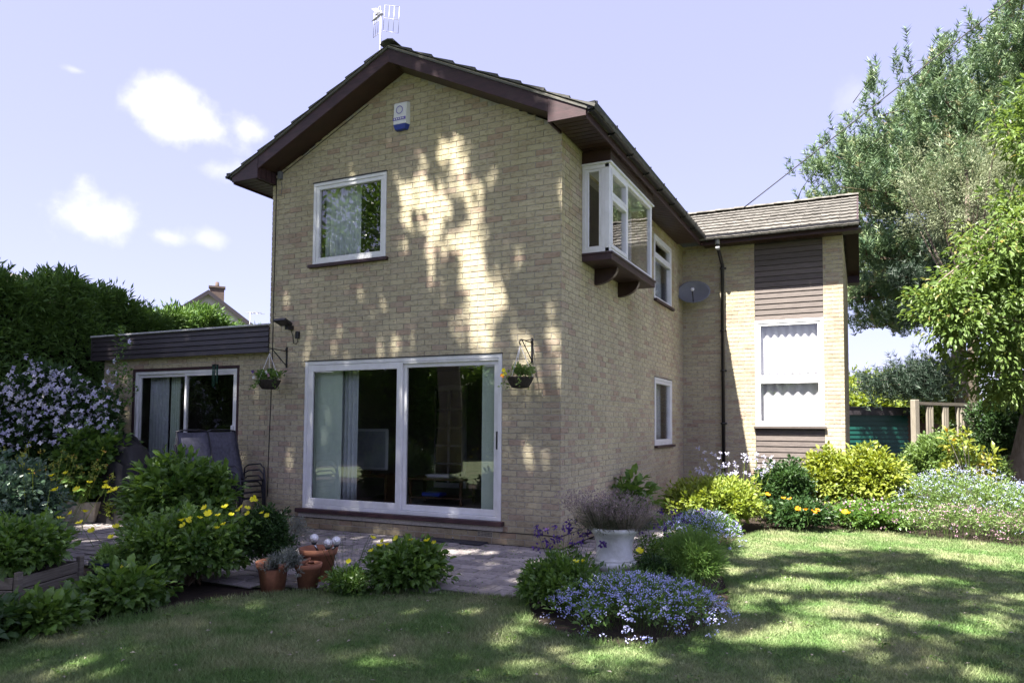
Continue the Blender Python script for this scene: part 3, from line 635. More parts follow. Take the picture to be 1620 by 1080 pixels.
tiles.sort(key=lambda t: t[0])
def tmat(p, dn_, al):
    up = np.cross(al, dn_) ; up = up if up[2] > 0 else -up
    x = np.cross(dn_, up)
    return Matrix(((x[0], dn_[0], up[0], p[0]), (x[1], dn_[1], up[1], p[1]), (x[2], dn_[2], up[2], p[2]), (0, 0, 0, 1)))
for t in tiles[:300]:
    o = link('roof_tile', t[5], t[1]); q = t[2]+np.array([random.gauss(0, .002), random.gauss(0, .002), random.gauss(0, .002)]); o.matrix_local = tmat(q, t[3], t[4])
for par in (roofA, roofB, roofC):
    for mat_, me_ in ((M_darktile, TD), (M_tile, TL)):
        sel = [t for t in tiles[300:] if t[1] is par and t[5] is me_]
        if not sel: continue
        base = np.array([v.co[:] for v in me_.vertices]); V = []; F = []; R = []
        for t in sel:
            mm = np.array(tmat(t[2], t[3], t[4])); off = len(V)*len(base)
            V.append(base@mm[:3, :3].T+mm[:3, 3]); R.append(np.full(len(base), random.random()))
            for f in me_.polygons:
                vs = list(f.vertices)
                F.append([i+off for i in vs]+([vs[-1]+off] if len(vs) == 3 else []))
        F = [f for f in F if f[2] != f[3]]
        tag(mesh_np('roof_tile', np.concatenate(V), np.array(F), mat_, par, np.concatenate(R)), kind='stuff')
# ridge tiles and the mortar bedding under the verge tiles
m = MB()
def ridge(p0, p1, n, mat, parent):
    p0 = np.array(p0, float); p1 = np.array(p1, float); d = (p1-p0)/n; side = norm(np.cross(d, (0, 0, 1)))
    for i in range(n):
        a = p0+d*i; b = p0+d*(i+1.03); vs = []
        for q, lift in ((a, .012), (b, 0)):
            for k in range(5):
                t = math.pi*k/4; vs.append(tuple(q+side*.12*math.cos(t)+np.array([0, 0, .06*math.sin(t)+lift+.015])))
            for k in range(5):
                t = math.pi*k/4; vs.append(tuple(q+side*.10*math.cos(t)+np.array([0, 0, .045*math.sin(t)+lift+.015])))
        fs = [(k, k+1, 11+k, 10+k) for k in range(4)]+[(5+k, 15+k, 16+k, 6+k) for k in range(4)]+[(k, 5+k, 6+k, 1+k) for k in range(4)]
        mm = MB(); mm.add(vs, fs); mm.build('ridge_tile', mat, parent)
ridge((XM, YV-.03, zr(XM)+.01), (XM, WY2+.3, zr(XM)+.01), 22, M_darktile, roofA)
ridge((-1.9, RY, zw(RY)+.01), (WX+.27, RY, zw(RY)+.01), 12, M_tile, roofC)
slope_board('verge_mortar', XM, ER+.0, 0, .182, .215, M_stone, YV-.015, YV+.02); slope_board('verge_mortar', EL, XM, 0, .182, .215, M_stone, YV-.015, YV+.02)
# gutters with brackets, downpipe
def gutter(p0, p1, side, brk, cap=True):
    p0 = np.array(p0, float); p1 = np.array(p1, float); d = p1-p0; L = np.linalg.norm(d); d /= L
    prof = [(.0, .05), (.0, 0), (.025, -.03), (.075, -.03), (.105, 0), (.11, .055), (.1, .055), (.095, .005), (.07, -.02), (.03, -.02), (.01, .005), (.01, .05)]
    m = MB(p0, d, side); n = len(prof)
    vs = [(0, a, b) for a, b in prof]+[(L, a, b) for a, b in prof]
    m.add(vs, [(i, i+1, n+i+1, n+i) for i in range(n-1)]+[(n-1, 0, n, 2*n-1)]); m.add([(0, a, b) for a, b in prof[:6]], [tuple(range(6))]); m.add([(L, a, b) for a, b in prof[:6]], [tuple(range(6))[::-1]])
    g = m.build('gutter', M_black, house)
    for t in brk:
        b = MB(p0, d, side); pr = [(.0, .02), (.0, -.055), (.02, -.045), (.08, -.045), (.118, 0), (.122, .062), (.112, .06), (.108, 0), (.075, -.034), (.02, -.034)]
        b.prism([(0, 0)], 0, 0) if False else None
        k = len(pr); b.add([(t, x, z) for x, z in pr]+[(t+.03, x, z) for x, z in pr], [tuple(range(k)), tuple(range(k, 2*k))[::-1]]+[(i, i+k, (i+1) % k+k, (i+1) % k) for i in range(k)]); b.build('gutter_bracket', M_black, g)
    return g
gutter((ER+.002, YV-.01, 5.045), (ER+.002, LEN-.5, 5.045), (1, 0, 0), [.03, .75, 1.5, 2.25, 3.0, 3.75, 4.5, 5.25])
gutter((EL-.002, YV-.01, 5.045), (EL-.002, WY2, 5.045), (-1, 0, 0), [.05])
gutter((ER+.002, LEN-.392, 5.02), (WX+.3, LEN-.392, 5.02), (0, -1, 0), [.1, .9, 1.7, 2.5])
m = MB(); m.tube([(.77, LEN-.45, 4.99), (.77, LEN-.45, 4.90), (.775, LEN-.36, 4.78), (.78, LEN-.16, 4.66), (.79, LEN-.07, 4.58), (.79, LEN-.07, .1)], .034, 12)
dp = m.build('downpipe', M_black, house)
m = MB(); m.tube([(.77, LEN-.45, 5.0), (.77, LEN-.45, 4.90)], .045, 12); m.tube([(.77, LEN-.45, 4.86), (.772, LEN-.42, 4.80)], .042, 12); m.build('hopper', basic('grey_plastic', (.35, .35, .37), bump=0), dp)
for z in (4.52, 3.3, 2.52, 1.5, .7):
    m = MB(); m.tube([(.79, LEN-.07, z-.02), (.79, LEN-.07, z+.02)], .041, 12); m.box(.73, .85, LEN-.03, LEN-.001, z-.015, z+.015); m.build('pipe_clip', M_black, dp)
# ---- windows
def frame(o, u, n, a0, a1, c0, c1, w, d0, d1, mat, name, parent, bevel=.003):
    m = MB(o, u, n); m.box(a0, a1, d0, d1, c1-w, c1); m.box(a0, a1, d0, d1, c0, c0+w); m.box(a0, a0+w, d0+.0004, d1-.0004, c0+w, c1-w); m.box(a1-w, a1, d0+.0004, d1-.0004, c0+w, c1-w)
    return m.build(name, mat, parent, bevel)
def pane(o, u, n, a0, a1, c0, c1, d, parent, mat=None):
    m = MB(o, u, n); m.box(a0, a1, d-.004, d+.004, c0, c1); return m.build('pane', mat or M_glass, parent)
def cill(o, u, n, a0, a1, z, depth, h, mat, parent=house):
    m = MB(o, u, n); m.box(a0, a1, .001, depth, z-h, z); return m.build('window_sill', mat, parent, bevel=.004)
Of, Uf, Nf = (0, 0, 0), (1, 0, 0), (0, -1, 0)
# upper window: outer frame and a sash
wf = frame(Of, Uf, Nf, UW[0]-.0, UW[1], UW[2], UW[3], .045, -.06, .012, M_upvc, 'window', house)
frame(Of, Uf, Nf, UW[0]+.046, UW[1]-.046, UW[2]+.046, UW[3]-.046, .05, -.05, .0, M_upvc, 'window_frame', wf)
pane(Of, Uf, Nf, UW[0]+.09, UW[1]-.09, UW[2]+.09, UW[3]-.09, -.03, wf)
m = MB(Of, Uf, Nf); m.box(UW[0]-.01, UW[1]+.01, .0, .022, UW[3]+.001, UW[3]+.014); m.build('shadow_strip', M_black, wf)  # black strip standing in for the shadow line above the frame
cill(Of, Uf, Nf, UW[0]-.05, UW[1]+.05, UW[2]-.001, .06, .045, M_maroon)
# patio door: fixed pane left, sliding pane right
pd = frame(Of, Uf, Nf, FD[0], FD[1], FD[2], FD[3], .05, -.09, .012, M_upvc, 'patio_door', house)
f1 = frame(Of, Uf, Nf, FD[0]+.052, -2.27, FD[2]+.052, FD[3]-.052, .088, -.03, .006, M_upvc, 'door_frame', pd)
pane(Of, Uf, Nf, FD[0]+.13, -2.35, FD[2]+.13, FD[3]-.13, -.012, f1)
f2 = frame(Of, Uf, Nf, -2.30, FD[1]-.051, FD[2]+.0525, FD[3]-.0525, .075, -.075, -.035, M_upvc, 'door_frame', pd)
pane(Of, Uf, Nf, -2.23, FD[1]-.12, FD[2]+.12, FD[3]-.12, -.055, f2)
m = MB(Of, Uf, Nf); m.box(-2.27, FD[1]-.052, -.034, .004, FD[3]-.075, FD[3]-.0505); m.build('track', M_upvc, pd)
m = MB(Of, Uf, Nf); m.box(-.878, -.862, -.034, -.018, 1.15, 1.37); m.build('handle', M_black, f2)
m = MB(Of, Uf, Nf); m.box(FD[0]-.01, FD[1]+.01, .0, .022, FD[3]+.001, FD[3]+.014); m.build('shadow_strip', M_black, pd)  # shadow line above the door frame, built as a black strip
cill(Of, Uf, Nf, FD[0]-.08, FD[1]+.05, FD[2]-.001, .075, .055, M_maroon)
m = MB(Of, Uf, Nf); m.box(FD[0]-.05, FD[1]+.03, .001, .03, .16, FD[2]-.058); m.build('mortar_fillet', M_mortar, house)
# side windows
Os, Us, Ns = (0, 0, 0), (0, 1, 0), (1, 0, 0)
w1 = frame(Os, Us, Ns, *SU, .05, -.06, .012, M_upvc, 'window', house)
m = MB(Os, Us, Ns); m.box(SU[0]+.052, SU[1]-.052, -.05, .008, SU[3]-.40, SU[3]-.34); m.build('transom', M_upvc, w1)
frame(Os, Us, Ns, SU[0]+.052, SU[1]-.052, SU[3]-.338, SU[3]-.052, .04, -.045, .004, M_upvc, 'window_frame', w1)
pane(Os, Us, Ns, SU[0]+.05, SU[1]-.05, SU[2]+.05, SU[3]-.40, -.03, w1); pane(Os, Us, Ns, SU[0]+.09, SU[1]-.09, SU[3]-.30, SU[3]-.09, -.03, w1)
cill(Os, Us, Ns, SU[0]-.02, SU[1]+.05, SU[2]-.001, .06, .045, M_maroon)
w2 = frame(Os, Us, Ns, *SLW, .05, -.06, .012, M_upvc, 'window', house); frame(Os, Us, Ns, SLW[0]+.052, SLW[1]-.052, SLW[2]+.052, SLW[3]-.052, .05, -.045, .004, M_upvc, 'window_frame', w2)
pane(Os, Us, Ns, SLW[0]+.1, SLW[1]-.1, SLW[2]+.1, SLW[3]-.1, -.03, w2); cill(Os, Us, Ns, SLW[0]-.02, SLW[1]+.07, SLW[2]-.001, .06, .04, M_maroon)
m = MB(Os, Us, Ns); m.box(SLW[0], SLW[1], .0, .02, SLW[3]+.001, SLW[3]+.012); m.build('shadow_strip', M_black, w2)  # black strip in place of the shadow line over this window
# oriel (bay) window on the side wall
BX, B0, B1, BZ0, BZ1 = .37, .655, 2.61, 3.635, 4.765
bay = MB(); bay.box(.0, BX+.03, B0-.0, B1+.07, BZ0-.10, BZ0-.001); bay = bay.build('bay_window', M_maroon, house, bevel=.004)
m = MB(); m.box(.001, BX+.045, B0-.012, B1+.085, BZ0-.024, BZ0+.002); m.build('window_sill', M_maroon, bay, bevel=.003)
for y in (1.12, 2.1):
    m = MB(); pr = [(0.001, BZ0-.101)]+[(BX*.86*math.cos(t), BZ0-.101-.21*math.sin(t)) for t in [k*math.pi/2/8 for k in range(9)]]
    k = len(pr); m.add([(x, y, z) for x, z in pr]+[(x, y+.07, z) for x, z in pr], [tuple(range(k)), tuple(range(k, 2*k))[::-1]]+[(i, i+k, (i+1) % k+k, (i+1) % k) for i in range(k)]); m.build('bracket', M_soffit, bay)
fo = MB(); pw = .06
Z0, Z1 = BZ0+.003, BZ1
frame((0, B0, 0), (1, 0, 0), (0, -1, 0), .002, BX-.002, Z0, Z1, .05, -.06, 0, M_upvc, 'window_frame', bay)
frame((0, B0, 0), (1, 0, 0), (0, -1, 0), .054, BX-.054-.06, Z0+.052, Z1-.052, .03, -.05, -.01, M_upvc, 'window_frame', bay)
m = MB(); m.box(BX-.11, BX-.056, B0+.005, B0+.05, Z0+.052, Z1-.052); m.build('mullion', M_upvc, bay)
pane((0, B0, 0), (1, 0, 0), (0, -1, 0), .08, BX-.14, Z0+.08, Z1-.08, -.03, bay)
frame((0, B1, 0), (1, 0, 0), (0, 1, 0), .002, BX-.002, Z0, Z1, .05, -.06, 0, M_upvc, 'window_frame', bay)
pane((0, B1, 0), (1, 0, 0), (0, 1, 0), .05, BX-.05, Z0+.05, Z1-.05, -.03, bay)
frame((BX, 0, 0), Us, Ns, B0, B1, Z0+.001, Z1-.001, .055, -.058, .002, M_upvc, 'window_frame', bay)
ym = B0+.72
m = MB((BX, 0, 0), Us, Ns); m.box(ym, ym+.06, -.055, .0, Z0+.056, Z1-.056); m.build('mullion', M_upvc, bay, bevel=.003)
frame((BX, 0, 0), Us, Ns, B0+.057, ym-.002, Z1-.40, Z1-.057, .05, -.05, .012, M_upvc, 'window_frame', bay)
frame((BX, 0, 0), Us, Ns, B0+.057, ym-.002, Z0+.057, Z1-.402, .05, -.05, .012, M_upvc, 'window_frame', bay)
pane((BX, 0, 0), Us, Ns, B0+.1, ym-.045, Z1-.36, Z1-.1, -.02, bay); pane((BX, 0, 0), Us, Ns, B0+.1, ym-.045, Z0+.1, Z1-.44, -.02, bay); pane((BX, 0, 0), Us, Ns, ym+.055, B1-.05, Z0+.05, Z1-.05, -.02, bay)
m = MB(); m.box(.001, BX+.03, B0-.02, B1+.04, BZ1+.001, BZ1+.022); m.build('drip_cap', M_upvc, bay)
m = MB(); m.box(.001, BX+.005, B0-.005, B1+.02, BZ1+.023, H-.003); m.build('head_panel', M_soffit, bay)
for i in range(2):
    m = MB(); m.box(BX+.006, BX+.018, B0-.004, B1+.019, BZ1+.03+i*.08, BZ1+.102+i*.08); m.build('cladding_board', M_soffit, bay)
m = MB(); m.box(.0, BX-.06, B0+.06, B1-.06, BZ0+.004, BZ0+.03); m.build('window_board', M_upvc, bay)
# wing window with nets, cladding boards above and below
Ow = (0, LEN, 0); A0, A1 = 1.381, 2.601
pn = MB(Ow, Uf, Nf); pn.box(A0, A1, -.10, -.03, 3.46, H); pn.box(A0, A1, -.10, -.03, 0, 1.40); pn = pn.build('cladding_panel', M_darkclad, house)
z = 3.462; i = 0
while z < H-.02:
    dark = z > 4.15; h = min(.096, H-.012-z); m = MB(Ow, Uf, Nf)
    m.add([(A0+.004, -.029, z), (A1-.004, -.029, z), (A1-.004, .0, z), (A0+.004, .0, z), (A0+.004, -.029, z+h), (A1-.004, -.029, z+h), (A1-.004, -.014, z+h), (A0+.004, -.014, z+h)], [(0, 3, 2, 1), (4, 5, 6, 7), (0, 1, 5, 4), (1, 2, 6, 5), (2, 3, 7, 6), (3, 0, 4, 7)])
    m.build('cladding_board', M_clad, pn); z += .105
z = .03
while z < 1.37:
    h = min(.096, 1.385-z); m = MB(Ow, Uf, Nf)
    m.add([(A0+.004, -.029, z), (A1-.004, -.029, z), (A1-.004, .0, z), (A0+.004, .0, z), (A0+.004, -.029, z+h), (A1-.004, -.029, z+h), (A1-.004, -.014, z+h), (A0+.004, -.014, z+h)], [(0, 3, 2, 1), (4, 5, 6, 7), (0, 1, 5, 4), (1, 2, 6, 5), (2, 3, 7, 6), (3, 0, 4, 7)])
    m.build('cladding_board', M_clad, pn); z += .105
w3 = frame(Ow, Uf, Nf, A0, A1, 1.455, 3.455, .055, -.07, .014, M_upvc, 'window', house)
m = MB(Ow, Uf, Nf); m.box(A0+.056, A1-.056, -.06, .01, 2.3, 2.365); m.build('transom', M_upvc, w3, bevel=.003)
frame(Ow, Uf, Nf, A0+.057, A1-.057, 2.367, 3.398, .045, -.05, .002, M_upvc, 'window_frame', w3); frame(Ow, Uf, Nf, A0+.057, A1-.057, 1.512, 2.298, .04, -.05, .002, M_upvc, 'window_frame', w3)
pane(Ow, Uf, Nf, A0+.09, A1-.09, 2.40, 3.36, -.03, w3); pane(Ow, Uf, Nf, A0+.09, A1-.09, 1.54, 2.265, -.03, w3)
cill(Ow, Uf, Nf, A0-.03, A1+.03, 1.454, .07, .045, M_clad)
# extension door: dark surround, white sliding frames
xd = frame(Ox, Uf, Nf, EX[0], EX[1], EX[2], EX[3], .045, -.09, .004, M_maroon, 'patio_door', house)
frame(Ox, Uf, Nf, EX[0]+.046, EX[1]-.046, EX[2]+.046, EX[3]-.046, .05, -.08, -.012, M_upvc, 'door_frame', xd)
g1 = frame(Ox, Uf, Nf, EX[0]+.097, -6.52, EX[2]+.097, EX[3]-.097, .045, -.075, -.045, M_upvc, 'door_frame', xd); pane(Ox, Uf, Nf, EX[0]+.13, -6.56, EX[2]+.13, EX[3]-.13, -.06, g1)
g2 = frame(Ox, Uf, Nf, -6.55, EX[1]-.097, EX[2]+.0975, EX[3]-.0975, .04, -.044, -.016, M_upvc, 'door_frame', xd); pane(Ox, Uf, Nf, -6.52, EX[1]-.13, EX[2]+.13, EX[3]-.13, -.03, g2)
m = MB(Ox, Uf, Nf); m.box(-5.485, -5.45, -.016, .02, 1.15, 1.42); m.build('handle', M_upvc, g2, bevel=.005)
# extension roof with boarded fascia and pale trim
YE = -.022; XR = XL-.004
er = MB(); er.box(-8.62, XR, YE+.03, 4.1, 2.70, 2.87); er = er.build('flat_roof', M_darktile, house)
for i in range(5):
    m = MB((0, YE, 0), Uf, (0, -1, 0)); zb = 2.492+i*.078
    m.add([(-8.62, -.028, zb), (XR, -.028, zb), (XR, .004, zb), (-8.62, .004, zb), (-8.62, -.028, zb+.073), (XR, -.028, zb+.073), (XR, -.012, zb+.073), (-8.62, -.012, zb+.073)], [(0, 3, 2, 1), (4, 5, 6, 7), (0, 1, 5, 4), (1, 2, 6, 5), (2, 3, 7, 6), (3, 0, 4, 7)])
    m.build('fascia_board', M_darkclad, er)
m = MB(); m.box(-8.64, XR, YE-.03, YE+.05, 2.882, 2.908); m.build('roof_trim', M_lead, er, bevel=.004)
m = MB(); m.box(-8.6, XR, YE+.032, .118, 2.502, 2.53); m.build('soffit', M_soffit, er)
m = MB(); m.box(-8.655, -8.625, YE+.0, 4.1, 2.49, 2.88); m.build('roof_end', M_darkclad, er)
# rooms behind the windows
def room(x0, x1, y0, y1, z0, z1, open_, mat=M_room):
    m = MB(); t = .02
    if 'f' not in open_: m.box(x0, x1, y0, y0+t, z0, z1)
    m.box(x0, x1, y1, y1+t, z0, z1)
    if 'l' not in open_: m.box(x0-t, x0, y0, y1, z0, z1)
    if 'r' not in open_: m.box(x1, x1+t, y0, y1, z0, z1)
    m.box(x0-t, x1+t, y0, y1+t, z1, z1+t); o = m.build('room_lining', mat, house)
    m = MB(); m.box(x0, x1, y0, y1, z0-t, z0); m.build('room_floor', M_carpet, o); return o
room(XL+.16, -.16, .13, 4.2, .22, 2.5, 'f'); room(XL+.16, -.16, .13, 6.0, 3.0, 4.9, 'fr'); room(.14, WX-.14, LEN+.16, 9.5, .3, 4.9, 'f', M_room)
room(-8.3, XL-.02, .26, 3.8, .1, 2.44, 'f'); room(-2.5, -.12, 4.25, 6.1, .25, 2.5, 'r')
# ---- things inside
def curtain(name, o, u, n, a0, a1, c0, c1, d, amp, waves, mat, label=None, cat=None, parent=None, gather=0.):
    nx = max(10, int(waves*8)); V = []; F = []
    ph = random.random()*6
    for j, c in enumerate(np.linspace(c1, c0, 7)):
        for i in range(nx+1):
            t = i/nx; w = math.sin(t*waves*6.283+ph+.4*math.sin(3*t+j*.2))*amp*(.6+.4*j/6)
            V.append(np.array(o)+np.array(u)*(a0+(a1-a0)*t)+np.array(n)*(d+w)+np.array([0, 0, c]))
    for j in range(6):
        for i in range(nx): F.append((j*(nx+1)+i, j*(nx+1)+i+1, (j+1)*(nx+1)+i+1, (j+1)*(nx+1)+i))
    o = mesh_np(name, np.array(V), np.array(F), mat, parent, smooth=True); o.modifiers.new('thick', 'SOLIDIFY').thickness = .003
    if label: tag(o, label, cat)
    return o
def vblind(x0, x1, label):
    t = empty('vertical_blind', ((x0+x1)/2, .15, .35), 0, label, 'blind'); nsl = max(3, int((x1-x0)/.045))
    for i in range(nsl):
        m = MB(); x = x0-(x0+x1)/2+(i+.5)*(x1-x0)/nsl; a = .55; c, s = math.cos(a)*.04, math.sin(a)*.04
        m.add([(x-c, -s, 0), (x+c, s, 0), (x+c, s, 1.93), (x-c, -s, 1.93)], [(0, 1, 2, 3)]); m.build('slat', M_blind, t)
    m = MB(); m.box(x0-(x0+x1)/2, x1-(x0+x1)/2, -.02, .02, 1.932, 1.96); m.build('rail', M_white, t)
vblind(-3.86, -3.42, 'pale green vertical blind drawn to the left end of the large patio door')
vblind(-1.13, -.82, 'pale green vertical blind drawn to the right end of the large patio door')
curtain('curtain', Of, Uf, Nf, -3.50, -3.2, .33, 2.3, -.28, .03, 4, M_curtain, 'grey curtain hanging beside the left blind of the large patio door', 'curtain')
curtain('curtain', Of, Uf, Nf, -7.6, -7.15, .25, 2.25, -.34, .02, 6, M_curtain, 'pale blue grey curtain at the left of the extension door', 'curtain')
curtain('curtain', Of, Uf, Nf, -7.17, -6.95, .25, 2.25, -.38, .03, 4, M_blind, 'greenish curtain gathered beside the pale one in the extension door', 'curtain')
curtain('curtain', Of, Uf, Nf, -3.78, -3.15, 3.75, 4.84, -.2, .025, 7, M_curtain, 'grey curtain drawn to the left inside the upper front window', 'curtain')
curtain('net_curtain', Ow, Uf, Nf, A0+.07, A1-.07, 2.30, 3.385, -.115, .026, 8, M_net, 'white net curtain in the upper pane of the tall wing window', 'net curtain')
curtain('net_curtain', Ow, Uf, Nf, A0+.07, A1-.07, 1.44, 2.285, -.115, .028, 6, M_net, 'white net curtain in the lower pane of the tall wing window', 'net curtain')
curtain('curtain', Os, Us, Ns, 1.6, 1.9, 3.68, 4.74, -.02, .02, 4, M_curtain, 'pale curtain hanging inside the bay window on the side wall', 'curtain')
curtain('curtain', Os, Us, Ns, 4.2, 5.1, 1.2, 2.25, -.18, .02, 9, M_curtain, 'grey curtain behind the small lower window of the side wall', 'curtain')
curtain('curtain', Os, Us, Ns, 4.5, 5.2, 3.7, 4.5, -.18, .02, 7, M_curtain, 'grey blue curtain behind the small upper window of the side wall', 'curtain')
tv = empty('television', (-3.78, 1.2, .22), .15, 'silver backed television on a dark stand behind the patio door glass', 'television')
m = MB(); m.box(-.35, .35, 0, .05, .52, 1.16); m.build('casing', basic('silver_plastic', (.45, .48, .5), (.4, .43, .45), rough=.3, bump=0), tv, bevel=.02)
m = MB(); m.box(-.31, .31, -.004, -.001, .56, 1.12); m.build('back_panel', basic('grey_panel', (.25, .28, .3), (.2, .22, .24), rough=.3, bump=0), tv)
m = MB(); m.box(-.4, .4, -.1, .3, .42, .46); m.box(-.4, .4, -.1, .3, .0, .05); m.box(-.4, -.36, -.1, .3, .05, .42); m.box(.36, .4, -.1, .3, .05, .42); m.box(-.06, .06, 0, .06, .46, .52); m.build('stand', M_wood, tv)
ct = empty('coffee_table', (-2.75, 1.75, .22), .1, 'low dark wooden table with turned legs inside the patio door', 'table')
m = MB(); m.box(-.5, .5, -.3, .3, .38, .41); m.build('table_top', M_wood, ct, bevel=.006)
for sx in (-.43, .43):
    for sy in (-.23, .23):
        m = MB(); m.lathe([(.02, 0), (.028, .05), (.018, .1), (.03, .16), (.02, .25), (.03, .3), (.03, .38)], 10, (sx, sy, 0)); m.build('leg', M_wood, ct)
m = MB(); m.box(-.45, .45, -.25, .25, .1, .12); m.build('shelf', M_wood, ct)
m = MB(); 
for i in range(5): m.box(-2.95+random.uniform(-.03, .03), -2.55+random.uniform(-.03, .03), 1.6+random.uniform(-.02, .02), 1.86, .631+i*.009, .638+i*.009)
tag(m.build('paper_stack', M_white), 'loose stack of white papers lying on the low dark table', 'papers')
m = MB(); m.box(-3.02, -2.7, 1.58, 1.8, .342, .40); tag(m.build('magazine', M_blue, bevel=.01), 'blue magazines on the lower shelf of the dark table', 'magazine')
idr = empty('glazed_door', (-4.15, 4.17, .22), 0, 'white glazed inner door at the back of the front room', 'door')
frame((0, 0, 0), Uf, Nf, -.4, .4, 0, 2.0, .1, 0, .04, M_net, 'door_frame', idr)
m = MB(Of, Uf, Nf); m.box(-.02, .02, 0, .035, .1, 1.9)
for z in (.45, .8, 1.15, 1.5): m.box(-.3, .3, 0, .034, z, z+.03)
m.build('glazing_bar', M_net, idr); m = MB(Of, Uf, Nf); m.box(-.3, .3, .004, .008, .1, 1.9); m.build('pane', basic('dark_glass', (.03, .03, .035), bump=0, rough=.1), idr)
cab = empty('cabinet', (-6.3, 1.0, .1), 0, 'orange brown wooden cabinet inside the extension door', 'cabinet')
m = MB(); m.box(-.35, .35, -.2, .2, 0, .95); m.build('carcass', M_pine, cab, bevel=.008)
for sx in (-.34, .01): m = MB(); m.box(sx, sx+.33, -.215, -.201, .05, .9); m.build('door', M_pine, cab, bevel=.005)
# ---- things on the walls
al = empty('alarm_box', (-2.33, 0, 5.38), 0, 'white burglar alarm box with purple band and blue base under the gable', 'alarm box')
m = MB(); m.add([(-.12, 0, .07), (.12, 0, .07), (.12, 0, .38), (-.12, 0, .38), (-.10, -.075, .07), (.10, -.075, .07), (.10, -.06, .365), (-.10, -.06, .365)], [(0, 4, 7, 3), (1, 2, 6, 5), (4, 5, 6, 7), (3, 7, 6, 2), (0, 1, 5, 4)]); m.build('cover', M_white, al, bevel=.008)
m = MB(); m.add([(-.12, 0, .069), (.12, 0, .069), (.10, -.075, .069), (-.10, -.075, .069), (-.09, 0, 0), (.09, 0, 0), (.08, -.06, 0), (-.08, -.06, 0)], [(0, 1, 2, 3), (7, 6, 5, 4), (3, 2, 6, 7), (0, 3, 7, 4), (2, 1, 5, 6)]); m.build('base', M_blue, al, bevel=.005)
m = MB(); m.add([(-.1, -.0775, .12), (.1, -.0775, .12), (.1, -.0755, .16), (-.1, -.0755, .16)], [(0, 1, 2, 3)]); m.build('band', M_purple, al)
m = MB(); 
for i in range(5): m.add([(-.085+i*.034, -.0792, .13), (-.065+i*.034, -.0792, .13), (-.065+i*.034, -.0785, .15), (-.085+i*.034, -.0785, .15)], [(0, 1, 2, 3)])
m.build('print', M_white, al)
m = MB(); m.add([(r*math.cos(t)*1, -.0765+.0135*0, .26+r*math.sin(t)) for r in (.045, .055) for t in [k*math.pi/8 for k in range(16)]], [(k, (k+1) % 16, 16+(k+1) % 16, 16+k) for k in range(16)]); m.build('emblem', M_purple, al)
dsh = empty('satellite_dish', (.28, LEN, 4.03), 0, 'grey oval satellite dish in the corner above the downpipe', 'satellite dish')
m = MB(); V = []
n1, n2 = 8, 28; ax = norm(np.array([.15, -1., .3])); sx_ = norm(np.cross(ax, (0, 0, 1))); sz_ = np.cross(sx_, ax)
for i in range(n1+1):
    r = i/n1
    for k in range(n2):
        t = 2*math.pi*k/n2; p = np.array([0, -.32, .02])+sx_*.32*r*math.cos(t)+sz_*.235*r*math.sin(t)-ax*(.06*(1-r*r)); V.append(tuple(p))
m.add(V, [(i*n2+k, i*n2+(k+1) % n2, (i+1)*n2+(k+1) % n2, (i+1)*n2+k) for i in range(n1) for k in range(n2)], True); d_ = m.build('dish', M_dish, dsh); d_.modifiers.new('t', 'SOLIDIFY').thickness = .006
m = MB(); b0 = np.array([0, -.33, -.2]); lp = np.array([0., -.33, 0])+ax*.33+np.array([0, 0, -.10]); m.tube([b0, lp], .01, 8); m.build('arm', M_black, dsh)
m = MB(); m.tube([lp, lp-ax*.10+np.array([0, 0, .06])], [.025, .035], 10); m.build('receiver', M_white, dsh)
m = MB(); m.tube([(-.12, -.005, -.05), (-.12, -.12, -.05), (-.02, -.24, -.02)], .018, 8); m.box(-.17, -.07, -.012, 0, -.13, .03); m.build('wall_mount', M_black, dsh)
